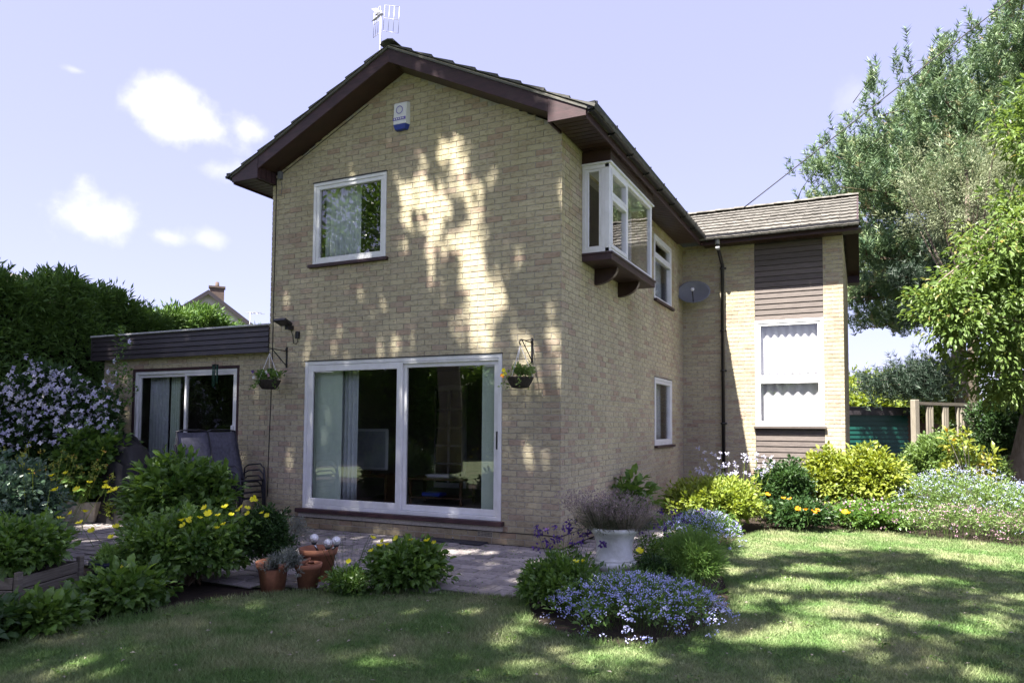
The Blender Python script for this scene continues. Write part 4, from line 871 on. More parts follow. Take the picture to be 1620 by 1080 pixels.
def basket(px, zt, label, rim, mats, seed, hook=-.325):
    br = empty('wall_bracket', (px, 0, zt), 0, 'black iron bracket '+label, 'bracket')
    m = MB(); m.box(-.012, .012, -.012, 0, -.3, .0); m.build('wall_plate', M_black, br)
    m = MB(); m.tube([(0, -.012, -.06), (0, -.18, -.055), (0, -.29, -.05), (0, -.325, -.06), (0, -.345, -.09), (0, -.335, -.115), (0, -.315, -.11)], .007, 6); m.build('arm', M_black, br)
    m = MB(); m.tube([(0, -.012, -.27), (0, -.15, -.16), (0, -.28, -.055)], .007, 6); m.build('brace', M_black, br)
    for z in (-.035, -.25):
        m = MB(); m.lathe([(0, .0), (.014, .002), (.014, .01), (0, .012)], 8); o = m.build('bolt', M_black, br); o.location = (0, -.014, z); o.rotation_euler = (math.pi/2, 0, 0)
    zb = zt-.62
    hb = empty('hanging_basket', (px, hook, zb), 0, 'dark woven hanging basket '+rim, 'hanging basket')
    m = MB(); pr = []
    for i in range(13):
        t = i/12; r = .085+.075*t**.7; pr.append((r+(.004 if i % 2 else 0), t*.125))
    m.lathe([(0, 0)]+pr+[(.15, .125), (.13, .1), (0, .1)], 22); m.build('basket', basic('dark_wicker'+str(seed), (.04, .03, .025), (.015, .012, .01), rough=.7, scale=40, bump=1.), hb)
    for a in (.3, 2.4, 4.5):
        m = MB(); m.tube([(.15*math.cos(a), .15*math.sin(a), .13), (0, 0, .50)], .0035, 5); m.build('chain', M_white, hb)
    cc, dd = clumps_ellipsoid(34, .17, .16, .16, .09, .3, .2); c, d, nr, LL, WW, r = bush_leaves(cc, dd, 26, .04, .022, .05)
    leaves('foliage', c, d, nr, LL, WW, mats[0], hb, 'leaf', r)
    # a few trailing shoots
    tr = []; 
    for k in range(6):
        a = RNG.random()*6.28; s = np.array([math.cos(a)*.16, math.sin(a)*.16, .12])
        for j in range(14): tr.append(s+np.array([math.cos(a)*.006*j, math.sin(a)*.006*j, -.009*j+.0])+RNG.normal(size=3)*.006)
    tr = np.array(tr); leaves('trailing_shoot', tr, rdir(len(tr)), rdir(len(tr)), .035, .018, mats[0], hb)
    for k, (dx, dz, mt) in enumerate(mats[1]):
        c = np.array([dx, -.12, dz])+RNG.normal(size=(5, 3))*.004; a = np.arange(5)*1.256
        d = np.stack([np.cos(a), np.full(5, -.35), np.sin(a)], 1); leaves('flower', c, d, np.tile([0, -1., 0.], (5, 1)), .032, .03, mt, hb)
    return hb
basket(-.382, 2.50, 'on the front wall right of the patio door', 'with yellow pansies, right of the large patio door', (L_light, [(-.15, .2, F_yellow), (-.17, .14, F_orange), (-.13, .16, F_yellow)]), 1)
basket(-4.285, 2.55, 'on the front wall above the left hanging basket', 'with a violet flower, left of the large patio door', (L_green, [(-.18, .24, F_purple), (.08, .22, F_white), (.12, .19, F_pink), (-.16, .16, F_white)]), 2)
fl = empty('floodlight', (-4.2, 0, 2.82), 0, 'flat black floodlight fixed to the wall above the hanging basket bracket', 'floodlight')
m = MB((0, 0, 0), (1, 0, 0), (0, -.93, .36), (0, -.36, -.93)); m.box(-.12, .1, .1, .26, -.02, .02); m.build('lamp_head', M_black, fl, bevel=.006)
m = MB(); m.box(-.03, .03, -.11, 0, -.03, .03); m.tube([(0, -.1, 0), (0, -.13, .04)], .012, 6); m.build('bracket', M_black, fl)
m = MB(); m.tube([(0, -.02, -.03), (.03, -.012, -.12), (.04, -.01, -.22), (.09, -.01, -.235), (.12, -.01, -.2), (.12, -.01, -.1)], .005, 5); m.build('cable', M_wire, fl)
m = MB(); m.box(-4.10, -4.045, -.05, 0, 2.66, 2.76); tag(m.build('junction_box', M_black, bevel=.006), 'small black electrical box beside the floodlight on the front wall', 'junction box')
m = MB(); pts = [(-4.56, -.008, 5.05), (-4.555, -.008, 4.2), (-4.562, -.008, 3.3), (-4.558, -.008, 2.4), (-4.575, -.008, 1.5), (-4.59, -.008, .9), (-4.585, -.008, .4)]; m.tube(pts, .006, 5)
tag(m.build('cable', M_wire), 'thin black cable running down the left end of the front wall', 'cable')
m = MB(); f_ = lambda x: ZA-SL*abs(x-XM)-.04; m.tube([(-4.55, -.008, 5.03)]+[(x, -.008, f_(x)) for x in (-4.45, -4.2, -3.8, -3.4, -3.1, -2.9)], .005, 5)
tag(m.build('cable', M_wire), 'thin cable clipped along the gable under the left bargeboard', 'cable')
m = MB(); m.box(-4.50, -4.44, -.05, 0, 5.02, 5.13); m.tube([(-4.47, -.02, 5.03), (-4.44, -.015, 4.9), (-4.46, -.012, 4.78), (-4.55, -.012, 4.8)], .005, 5); tag(m.build('cable_box', M_dish, bevel=.004), 'small grey cable box high at the left corner under the eaves', 'cable box')
# lantern shaped wind chime under the extension fascia
wc = empty('wind_chime', tuple(at(341, 565, y=-.06)), 0, 'dark green hanging wind chime in front of the extension door', 'wind chime')
m = MB(); m.tube([(0, 0, .0), (0, 0, -.1)], .002, 4); m.lathe([(0, -.1), (.05, -.11), (.05, -.12), (0, -.12)], 12); m.build('cap', M_black, wc)
for a in range(5):
    m = MB(); x, y = .035*math.cos(a*1.256), .035*math.sin(a*1.256); m.tube([(x, y, -.12), (x, y, -.38-.02*a)], .008, 6); m.build('chime_tube', basic('green_metal%d' % a, (.02, .07, .05), bump=0, rough=.3), wc)
# ---- aerial on the roof
ae = empty('tv_aerial', (-3.1, .52, 5.96), 0, 'white metal television aerial with mesh reflector on the roof ridge', 'aerial')
ap = lambda u, v: at(u, v, y=.52)-np.array([-3.1, .52, 5.96])
m = MB(); m.tube([(0, 0, 0), ap(601.5, 80), ap(603, 18)], .014, 8); m.build('mast', M_alu, ae)
def wirebars(lst, r, name, mat=M_alu):
    m = MB(); [m.tube([a, b], r, 5) for a, b in lst]; return m.build(name, mat, ae)
q = [ap(592, 20), ap(602, 10), ap(601, 52), ap(590.5, 60)]
L0 = [(q[0]+(q[1]-q[0])*t, q[3]+(q[2]-q[3])*t) for t in (0, .33, .66, 1)]; L0 += [(q[0]+(q[3]-q[0])*t, q[1]+(q[2]-q[1])*t) for t in (0, .5, 1)]
wirebars(L0, .004, 'reflector')
q = [ap(609, 8.5), ap(632, 11), ap(630, 53), ap(606, 49)]
wirebars([(q[0]+(q[1]-q[0])*t, q[3]+(q[2]-q[3])*t) for t in (0, .33, .66, 1)]+[(q[0]+(q[3]-q[0])*t, q[1]+(q[2]-q[1])*t) for t in (0, .5, 1)], .004, 'reflector')
b0, b1 = ap(603, 22), ap(629, 53)+np.array([0, -.5, 0]); wirebars([(b0, b1)], .009, 'boom', M_black)
wirebars([(b0+(b1-b0)*t+np.array([-.06, -.02, .09*s]), b0+(b1-b0)*t+np.array([.05, .02, -.02*s])) for t in np.linspace(.2, 1, 7) for s in (1, -1)], .004, 'element')
def polewire(p0, p1, sag, label):
    p0 = np.array(p0); p1 = np.array(p1); m = MB(); m.tube([p0+(p1-p0)*t-np.array([0, 0, sag*4*t*(1-t)]) for t in np.linspace(0, 1, 24)], .012, 5); tag(m.build('telephone_wire', M_wire), label, 'wire')
w0, w1 = at(1597, 0, d=14), at(1175, 330, d=10.7+3.2)
polewire(w1, w0+(w0-w1)*.6, .0, 'black overhead telephone wire running from the wing roof past the pine')
# ================================================================== THINGS ON THE PATIO
def chair(name, label):
    t = empty(name, (0, 0, 0), 0, label, 'garden chair', 'dark garden chairs stacked by the extension door')
    w = .27
    for s in (-1, 1):
        m = MB(); y = s*w
        m.tube([(.26, y*.96, .0), (.24, y, .36), (.20, y*1.02, .56), (.12, y*1.02, .62), (-.12, y*1.02, .60), (-.2, y, .56), (-.22, y, .44)], .011, 8); m.build('arm', M_chairmetal, t)
        m = MB(); m.tube([(.23, y*.9, .40), (-.17, y*.9, .36), (-.22, y*.88, .5), (-.40, y*.88, 1.08)], .011, 8); m.build('side_frame', M_chairmetal, t)
        m = MB(); m.tube([(-.16, y*.92, .38), (-.30, y*.95, .0)], .011, 8); m.build('leg', M_chairmetal, t)
    m = MB(); m.tube([(-.40, -w*.88, 1.08), (-.405, -w*.5, 1.10), (-.405, w*.5, 1.10), (-.40, w*.88, 1.08)], .011, 8); m.tube([(.23, -w*.9, .40), (.23, w*.9, .40)], .011, 8); m.build('cross_bar', M_chairmetal, t)
    def sling(pts, nm):
        V = []; n = len(pts)
        for x, z in pts:
            for k in range(7):
                y = -w*.88+k*w*1.76/6; V.append((x, y, z-.012*math.sin(k/6*math.pi)))
        F = np.array([(i*7+k, i*7+k+1, (i+1)*7+k+1, (i+1)*7+k) for i in range(n-1) for k in range(6)])
        o = mesh_np(nm, np.array(V), F, M_sling, t, smooth=True); o.modifiers.new('thick', 'SOLIDIFY').thickness = .006
    sling([(.23, .405), (.1, .385), (-.05, .37), (-.17, .365)], 'seat'); sling([(-.19, .40), (-.22, .5), (-.28, .68), (-.34, .87), (-.40, 1.08)], 'backrest')
    return t
def copy_thing(o, parent=None):
    c = o.copy(); COL.objects.link(c); c.parent = parent
    for ch in [x for x in bpy.data.objects if x.parent is o and x is not c]: copy_thing(ch, c)
    return c
ch0 = chair('garden_chair', 'lowest chair of the left stack of dark garden chairs by the extension door')
names = ['lowest', 'second', 'third', 'topmost']
cx0 = [(-4.66, -.95, .06), (-4.84, -.35, .03)]
for si, (x, y, a) in enumerate(cx0):
    for k in range(4):
        o = ch0 if (si == 0 and k == 0) else copy_thing(ch0)
        o.location = (x+k*.012, y, k*.085); o.rotation_euler = (0, 0, a+random.uniform(-.02, .02)-.12)
        o['label'] = '%s chair of the %s stack of dark garden chairs by the extension door' % (names[k], 'left' if si == 0 else 'right')
# covered barbecue
bb = empty('barbecue_cover', (-6.75, -.62, 0), -.05, 'large black waterproof cover over a barbecue in front of the extension', 'covered barbecue')
def coverm():
    n = 24; V = []; rings = [(0, 1.0, .62, .36), (.3, 1.0, .60, .34), (.85, .98, .58, .33), (.95, .95, .55, .3), (1.05, .75, .40, .22), (1.24, .45, .30, .16), (1.27, .2, .2, .1)]
    vs = []; fs = []
    for j, (z, s, hx, hy) in enumerate(rings):
        for k in range(n):
            t = 2*math.pi*k/n; c, s_ = math.cos(t), math.sin(t); e = .35
            x = math.copysign(abs(c)**e, c)*hx; y = math.copysign(abs(s_)**e, s_)*hy
            w = .014*math.sin(t*7+j) if j < 4 else 0
            vs.append((x*(1+w)-(.08 if z > 1.1 else 0), y*(1+w*1.6), z-(.25 if (x > hx*.4 and z > .9) else 0)*(1 if z < 1.1 else .6)))
    for j in range(len(rings)-1):
        for k in range(n): fs.append((j*n+k, j*n+(k+1) % n, (j+1)*n+(k+1) % n, (j+1)*n+k))
    fs.append(tuple(range((len(rings)-1)*n, len(rings)*n)))
    m = MB(); m.add(vs, fs, True); return m.build('cover', M_cover, bb)
coverm()
# terracotta pots with rims
def pot(loc, r, h, label, tilt=0., brk=False):
    t = empty('terracotta_pot', loc, 0, label, 'plant pot', 'terracotta pots at the lawn edge'); t.rotation_euler = (tilt, tilt*.5, 0)
    m = MB(); m.lathe([(0, .0), (r*.68, 0), (r*.86, h*.78), (r*.93, h*.79), (r*1.0, h), (r*.9, h), (r*.8, h*.8), (r*.62, h*.04)], 28)
    if brk:   # a piece broken out of the wall
        keep = [i for i, f in enumerate(m.f) if not (all(math.cos(math.atan2(m.v[k][1], m.v[k][0])+.9) > .8 for k in f) and all(m.v[k][2] > h*.28 for k in f))]
        m.f = [m.f[i] for i in keep]; m.m = [0]*len(keep); m.sm = [True]*len(keep)
    m.build('pot', M_terra, t)
    m = MB(); m.lathe([(0, h*.84), (r*.82, h*.8)], 20); m.build('soil', M_soil, t); return t
pA = pot(tuple(at(432, 932, z=0)), .145, .25, 'broken terracotta pot holding a grey leaved plant, leftmost of three', .06, True)
pB = pot(tuple(at(487, 928, z=0)), .122, .21, 'terracotta pot with shards on top, in front of the one with glass globes')
pC = pot(tuple(at(503, 915, z=0)), .18, .29, 'largest terracotta pot, holding three glass globe lights, behind the other two')
for k in range(3):
    m = MB(); a = k*2.; m.prism([(-.06, 0), (.05, .01), (.06, .03), (-.02, .05), (-.07, .02)], 0, .012); o = m.build('shard', M_terra, pB); o.location = (.03*math.cos(a), .03*math.sin(a), .185+.01*k); o.rotation_euler = (1.2, .3*k, a)
for i, (u, v, lab) in enumerate(((497, 851, 'leftmost'), (519, 859, 'middle'), (532, 855, 'rightmost'))):
    top = at(u, v, y=float(at(503, 915, z=0)[1])+(.03 if i == 1 else -.02)); pc = at(503, 915, z=0)
    t = empty('globe_light', tuple(top), 0, lab+' of three glass globe lights on steel stakes in the large pot', 'garden light', 'glass globe lights in the pot')
    m = MB(); V_ = []; m.lathe([(0.0001, .043)]+[(.043*math.sin(a), .043*math.cos(a)) for a in [math.pi*k/12 for k in range(1, 12)]]+[(.0001, -.043)], 20); m.build('globe', M_globe, t)
    m = MB(); m.lathe([(0, -.055), (.022, -.055), (.026, -.036), (0, -.034)], 14); m.build('collar', M_black, t)
    foot = np.array([pc[0]+(top[0]-pc[0])*.35, pc[1]+.02, .24])-top; m = MB(); m.tube([foot, (0, 0, -.05)], .010, 10); m.build('stake', M_steel, t)
# pot plant and wooden planter
def grey_plant(label, loc, rx, h, mat=L_grey, k=60, per=60, L_=.035, W_=.008, cat='plant', name='grey_plant'):
    t = empty(name, loc, 0, label, cat); cc, dd = clumps_ellipsoid(k, rx, rx, h, 0, .3, .2); c, d, nr, LL, WW, r = bush_leaves(cc, dd, per, L_, W_, .05)
    leaves('foliage', c, d, nr, LL, WW, mat, t, 'leaf', r); return t
p = at(438, 930, z=0); grey_plant('dry grey green plant spilling out of the broken terracotta pot', (p[0]+.07, p[1], .10), .17, .22)
pl = empty('wooden_planter', tuple(at(80, 958, z=0)), -.0, 'raised weathered timber planter with slatted sides at the lawn edge', 'planter')
a_ = at(22, 985, z=0); b_ = at(128, 948, z=0); dv = b_-a_; Lp = float(np.linalg.norm(dv)); pl.location = tuple((a_+b_)/2); pl.rotation_euler = (0, 0, math.atan2(dv[1], dv[0])); hl = Lp/2
for k in range(3):
    for y in (0, .5):
        m = MB(); m.box(-hl+.03, hl-.03, y, y+.02, .05+k*.092, .05+k*.092+.084); m.build('board', M_weathered, pl, bevel=.003)
    for sx in (-hl+.005, hl-.025): m = MB(); m.box(sx, sx+.02, .03, .49, .05+k*.092, .05+k*.092+.084); m.build('board', M_weathered, pl, bevel=.003)
for sx in (-hl, hl-.05):
    for y in (-.018, .49): m = MB(); m.box(sx, sx+.05, y, y+.036, 0, .36); m.build('post', M_weathered, pl, bevel=.004)
m = MB(); m.box(-hl+.03, hl-.03, .02, .5, .2, .28); m.build('soil', M_soil, pl)
st = empty('stone_trough', tuple(at(137, 824, z=0)), .35, 'grey square stone trough filled with yellow green plants on the patio', 'trough')
m = MB(); 
def taper(m, r0, r1, h, t=.035, sy=.8):
    V = [(sx*r0, s2*r0*sy, 0) for sx, s2 in ((-1, -1), (1, -1), (1, 1), (-1, 1))]+[(sx*r1, s2*r1*sy, h) for sx, s2 in ((-1, -1), (1, -1), (1, 1), (-1, 1))]+[(sx*(r1-t), s2*(r1*sy-t), h) for sx, s2 in ((-1, -1), (1, -1), (1, 1), (-1, 1))]+[(sx*(r1-t), s2*(r1*sy-t), h*.7) for sx, s2 in ((-1, -1), (1, -1), (1, 1), (-1, 1))]
    F = [(3, 2, 1, 0), (12, 13, 14, 15)]
    for b in (0, 4, 8): F += [(b+i, b+(i+1) % 4, b+4+(i+1) % 4, b+4+i) for i in range(4)]
    return m.add(V, F)
taper(m, .24, .33, .31); m.build('trough', M_stone, st, bevel=.012)
tp = at(137, 824, z=0)
shrub('trough_plant', 'yellow green leafy plant filling the stone trough', 'plant', 0, 0, 0, 0, L_yell, .05, .03, 40, 34, pos=(tp[0], tp[1]+.05, .34, .50), z0=.24)
shrub('trough_plant', 'bright yellow green plant growing beside the stone trough', 'plant', 168, 208, 788, 10.2, L_yell, .05, .035, 40, 34)
tb = empty('glazed_tub', tuple(at(176, 937, z=0)), 0, 'navy blue glazed tub between the planter and the poppies', 'plant pot')
m = MB(); m.lathe([(0, 0), (.13, 0), (.165, .24), (.175, .25), (.175, .28), (.155, .28), (.145, .2), (0, .2)], 28); m.build('pot', M_navy, tb)
tp = at(176, 937, z=0); grey_plant('grey green bushy plant in the navy tub', (tp[0], tp[1], .2), .17, .17, L_dill, 40, 40, .035, .014, name='tub_plant')
dm = empty('drain_cover', tuple(at(722, 856, z=0)), 0, 'dark slate slab lying on the paving below the patio door', 'slab')
m = MB(); m.box(-.42, .42, -.15, .15, .001, .022); m.build('slab', basic('slate', (.04, .045, .06), (.03, .03, .04), rough=.5, bump=.3), dm, bevel=.004)
m = MB(); m.tube([(-.05, .0, .022), (-.05, .0, .05)], .008, 8); m.build('bolt', M_steel, dm)
# urn
up_ = at(972, 922, z=0); ur = empty('stone_urn', tuple(up_), 0, 'white painted classical stone urn planted with lavender', 'urn')
m = MB(); m.lathe([(0, 0), (.18, 0), (.18, .05), (.15, .08), (.14, .11), (.155, .13), (.19, .17), (.195, .20), (.175, .225), (.163, .30), (.168, .38), (.19, .44), (.225, .475), (.235, .49), (.235, .515), (.22, .52), (.195, .5), (.17, .46), (0, .46)], 40); m.build('bowl', M_urn, ur)
m = MB(); m.lathe([(r, z) for r, z in ((.178, .215), (.186, .222), (.178, .23))], 40); m.build('moulding', M_urn, ur)
for k in range(16):
    a = k*math.pi/8; m = MB(); m.tube([(.155*math.cos(a), .155*math.sin(a), .125), (.194*math.cos(a), .194*math.sin(a), .175), (.193*math.cos(a), .193*math.sin(a), .205)], .011, 6); m.build('gadroon', M_urn, ur)
def stalks(name, parent, base, spread, h, n, mat, w=.004, lean=.5, headmat=None, headL=.03, headW=.012, heads=6, hname='flower', curve=.0):
    """n upright stems fanning out of base, each carrying a small flower head"""
    a = RNG.random(n)*6.283; rr = np.sqrt(RNG.random(n))*spread; b = np.stack([base[0]+rr*np.cos(a)*.5, base[1]+rr*np.sin(a)*.5, np.full(n, base[2])], 1)
    hh = h*(.65+.4*RNG.random(n)); ln = lean*rr/spread*hh; tip = b+np.stack([np.cos(a)*ln, np.sin(a)*ln, hh], 1)+RNG.normal(size=(n, 3))*.015
    s = rdir(n)*w/2; V = np.stack([b-s, b+s, tip+s*.6, tip-s*.6], 1).reshape(-1, 3); F = np.arange(n*4).reshape(-1, 4)
    mesh_np(name, V, F, mat, parent, np.repeat(RNG.random(n), 4))
    if headmat is not None:
        C = np.repeat(tip, heads, 0)+RNG.normal(size=(n*heads, 3))*headL*.5; leaves(hname, C, rdir(n*heads)+[0, 0, .5], rdir(n*heads)+[0, 0, .4], headL, headW, headmat, parent)
    return tip
lv = empty('lavender', (up_[0]-.02, up_[1], .47), 0, 'straggly lavender with dry stems growing in the white urn', 'plant')
stalks('stem', lv, (-.08, 0, 0), .30, .33, 420, F_straw, .0035, 1.05, F_mauve, .022, .010, 4)
stalks('stem', lv, (.12, 0, 0), .24, .23, 800, F_straw, .004, 1.0, F_mauve, .02, .008, 2)
cc, dd = clumps_ellipsoid(170, .30, .24, .25, -.03, .3, .15); c, d, nr, LL, WW, r = bush_leaves(cc, dd, 60, .05, .007, .07, .9); leaves('foliage', c, d, nr, LL, WW, [leafmat('leaf_lavender', (.10, .12, .07), (.21, .21, .13), trans=.2)], lv, 'leaf', r)
# ================================================================== PLANTS
def poppies(parent, pts, mat=F_yellow, size=.042, stem=True, name='flower'):
    """separate cupped flowers, each an object with its stem, pts in the parent's frame"""
    V = []; F = []; 
    for k in range(4):
        a = k*math.pi/2; ca, sa = math.cos(a), math.sin(a); off = len(V)
        for (x, y, z) in ((0, 0, 0), (.32, -.38, .22), (.36, .38, .22), (.62, -.34, .5), (.66, .32, .47), (.70, 0, .42)): V.append((x*ca-y*sa, x*sa+y*ca, z+.03*k))
        F += [(off, off+1, off+2), (off+1, off+3, off+5), (off+1, off+5, off+2), (off+2, off+5, off+4)]
    me = bpy.data.meshes.new(name); nf = len(F); V = [(x*size, y*size, z*size) for x, y, z in V]
    o_ = len(V); V += [(.0015, 0, 0), (-.0015, 0, 0), (-.0025, 0, -.22), (.0025, 0, -.22), (0, .0015, 0), (0, -.0015, 0), (0, -.0025, -.22), (0, .0025, -.22)]
    fs = F+([(o_, o_+1, o_+2, o_+3), (o_+4, o_+5, o_+6, o_+7)] if stem else [])
    me.from_pydata(V, [], fs); me.materials.append(mat); me.materials.append(L_green)
    for p in me.polygons: p.material_index = 1 if p.index >= nf else 0
    at_ = me.attributes.new('r', 'FLOAT', 'POINT'); at_.data.foreach_set('value', RNG.random(len(V)).astype(np.float32))
    for q in pts:
        o = link(name, me, parent); o.location = tuple(q); o.rotation_euler = (random.uniform(-.1, 1.0), random.uniform(-.45, .45), random.uniform(-.7, .7)); s = random.uniform(.8, 1.15); o.scale = (s, s, s)
def pixpts(t, lst, dep): 
    o = np.array(t.location); return [at(u, v, d=dep+random.uniform(-.15, .15))-o for u, v in lst]
# front centre poppy bush
t, *_ = shrub('welsh_poppy', 'low green poppy clump with yellow flowers at the lawn edge in the centre', 'poppy plant', 586, 702, 868, 6.3, L_green, .07, .045, 120, 36, 'big')
poppies(t, pixpts(t, [(590, 852), (606, 856), (601, 864), (612, 862), (628, 852), (650, 855), (676, 856), (687, 859), (588, 872), (552, 888), (560, 908), (570, 910)], 6.25))
shrub('low_plant', 'small dark green ground plant between the pots and the centre poppies', 'plant', 515, 592, 905, 6.1, L_green, .04, .02, 70, 30)
tw = empty('twiggy_plant', tuple(at(548, 915, z=0)), 0, 'thin dark bare stems beside the terracotta pots', 'plant'); stalks('stem', tw, (0, 0, 0), .2, .42, 26, L_dark, .006, .6)
# left poppy bush
t, *_ = shrub('welsh_poppy', 'large green poppy bush with many yellow flowers left of the pots', 'poppy plant', 196, 396, 812, 6.4, L_green, .065, .04, 360, 36, 'big')
poppies(t, pixpts(t, [(168, 770), (176, 778), (184, 775), (325, 804), (357, 803), (383, 802), (378, 808), (393, 813), (403, 790), (366, 815), (345, 816), (330, 813), (316, 820), (300, 822), (291, 832), (288, 824), (354, 830), (343, 836), (298, 826), (279, 880), (184, 834), (176, 850), (95, 822), (113, 812), (134, 810), (127, 828), (146, 840), (198, 897), (176, 909)], 6.0))
t, *_ = shrub('dark_leaved_shrub', 'dark small leaved shrub between the poppy bush and the terracotta pots', 'shrub', 380, 466, 792, 6.75, L_dark, .035, .022, 190, 60)
poppies(t, pixpts(t, [(391, 805), (404, 793), (415, 812), (423, 816), (419, 826)], 6.6))
shrub('ground_plant', 'pale dry tuft of foliage at the foot of the house wall', 'plant', 425, 492, 815, 8.4, L_grey, .04, .012, 40, 34)
shrub('hydrangea', 'rounded green shrub in front of the stacked garden chairs', 'shrub', 205, 365, 722, 8.0, L_green, .10, .06, 260, 34, 'big', rough=.1)
shrub('young_maple', 'tall leafy green plant in front of the covered barbecue', 'shrub', 100, 200, 670, 10.4, L_green, .12, .085, 120, 30, 'big')
t, *_ = shrub('blue_leaved_shrub', 'large rounded shrub with glossy bluish leaves at the left edge', 'shrub', -100, 104, 722, 7.2, L_blue, .07, .042, 380, 36, 'big')
poppies(t, pixpts(t, [(82, 753), (104, 749), (88, 776), (123, 775)], 6.3))
t, *_ = shrub('yellow_poppy_plant', 'green plant with small yellow flowers below the covered barbecue', 'poppy plant', 105, 175, 770, 10.6, L_green, .06, .035, 50, 30)
poppies(t, pixpts(t, [(168, 763), (175, 773), (169, 772), (181, 776), (142, 764)], 9.9), size=.06)
# planter fill and strawberry-like ground cover with white flowers
ppos = np.array(pl.location)+np.array([.02, .30, 0])
shrub('planter_plant', 'mass of mid green leaves growing over the wooden planter', 'plant', 0, 0, 0, 0, L_green, .06, .04, 150, 34, 'big', z0=.26, pos=((a_+b_)[0]/2-dv[1]/Lp*.33, (a_+b_)[1]/2+dv[0]/Lp*.33, .42, .66), ry=.36)
shrub('leafy_plant', 'low leafy clump between the planter and the bluish shrub at the left edge', 'plant', -70, 88, 842, 6.5, L_green, .06, .04, 150, 34, 'big')
for k_, (x, y, rx, h, lab) in enumerate(((-2.15, -4.98, .26, .14, 'in front of the planter at the left edge'), (-2.06, -4.5, .15, .11, 'between the planter and the lawn'), (-2.12, -3.85, .24, .20, 'below the left poppy bush'))):
    t, p, *_ = shrub('strawberry_plant', 'dark ground cover with white flowers '+lab, 'ground cover', 0, 0, 0, 0, L_dark if k_ == 0 else L_green, .085, .06, 80, 20, 'big', pos=(x, y, rx, h), up=.3, stem=False, ry=rx*1.3)
    n = 14; a = RNG.random(n)*6.28; q = np.stack([np.cos(a)*rx*.8*RNG.random(n), np.sin(a)*rx*.8*RNG.random(n), h*(.75+.35*RNG.random(n))], 1); leaves('flower', np.repeat(q, 5, 0)+RNG.normal(size=(n*5, 3))*.004, rdir(n*5), np.tile([.2, -.5, .8], (n*5, 1)), .018, .016, F_white, t, 'petal')
# tall wispy stems behind the blue shrub
t = empty('sorrel', (at(60, 760, d=7.4)[0], at(60, 760, d=7.4)[1], .2), 0, 'tall wispy seed stems rising behind the bluish shrub', 'weed'); stalks('stem', t, (0, 0, 0), .7, .95, 60, L_yell, .006, .5, L_orange, .03, .015, 8, 'seed_head')
# clematis on the left boundary
def clematis():
    p = at(85, 600, d=11.); t = empty('clematis', (p[0], p[1], 0), 0, 'mass of clematis with pale lilac flowers over the left boundary fence', 'climber')
    top = p[2]; V = []
    cc = []; dd = []
    for i in range(620):
        a = RNG.random(); u = -50+a*235; v = 602+RNG.random()**1.1*150+18*math.sin(a*9)+(25*max(0, a-.85)/.15)
        q = at(u, v, d=10.7+(v-600)/150*-.4+RNG.random()*.6); cc.append(q-np.array([p[0], p[1], 0])); dd.append((RT*.1-FW*.6+np.array([0, 0, .6])))
    cc = np.array(cc); dd = norm(np.array(dd)); c, d, nr, LL, WW, r = bush_leaves(cc, dd, 26, .09, .055, .2); leaves('foliage', c, d, nr, LL, WW, L_dark, t, 'leaf', r)
    k = RNG.random(len(cc)); w = cc[(k < .7) & (cc[:, 2] > 1.15)]; f = np.repeat(w, 4, 0)+RNG.normal(size=(len(w)*4, 3))*.10-FW*.14; n = len(f)
    F = np.repeat(f, 4, 0); nn = norm(np.repeat(-FW*.9+RNG.normal(size=(n, 3))*.35+np.array([0, 0, .35]), 4, 0)); b = norm(np.cross(nn, np.tile([0, 0, 1.], (n*4, 1)))); b2 = np.cross(nn, b); a = np.tile(np.arange(4)*1.571, n)+np.repeat(RNG.random(n)*1.5, 4)
    d = b*np.cos(a)[:, None]+b2*np.sin(a)[:, None]; o = leaves('flower', F, d, nn, .042, .03, F_lilac, t, 'leaf', np.repeat(RNG.random(n), 4)); tag(o, kind='stuff')
    # the climbing shoot by the extension corner
    pts = [(196, 572), (190, 585), (200, 590), (186, 600), (180, 615), (172, 630), (195, 540), (193, 555), (205, 610), (208, 625), (192, 528), (188, 645)]
    cc = np.array([at(u, v, y=-.45)+RNG.normal(size=3)*.04-np.array([p[0], p[1], 0]) for u, v in pts for _ in range(3)]); c, d, nr, LL, WW, r = bush_leaves(cc, norm(np.tile([0, -.6, .6], (len(cc), 1))), 12, .06, .035, .14); leaves('foliage', c, d, nr, LL, WW, L_green, t, 'leaf', r)
    f = np.array([at(u, v, y=-.5)-np.array([p[0], p[1], 0]) for u, v in [(181, 571), (171, 588), (184, 591), (164, 604), (174, 608), (178, 612), (158, 618), (205, 540)]]); n = len(f); F = np.repeat(f, 5, 0); a = np.tile(np.arange(5)*1.256, n); d = np.stack([np.cos(a), 0*a-.1, np.sin(a)], 1); leaves('flower', F, d, np.tile([0, -1., 0], (n*5, 1)), .05, .04, F_lilac, t)
clematis()
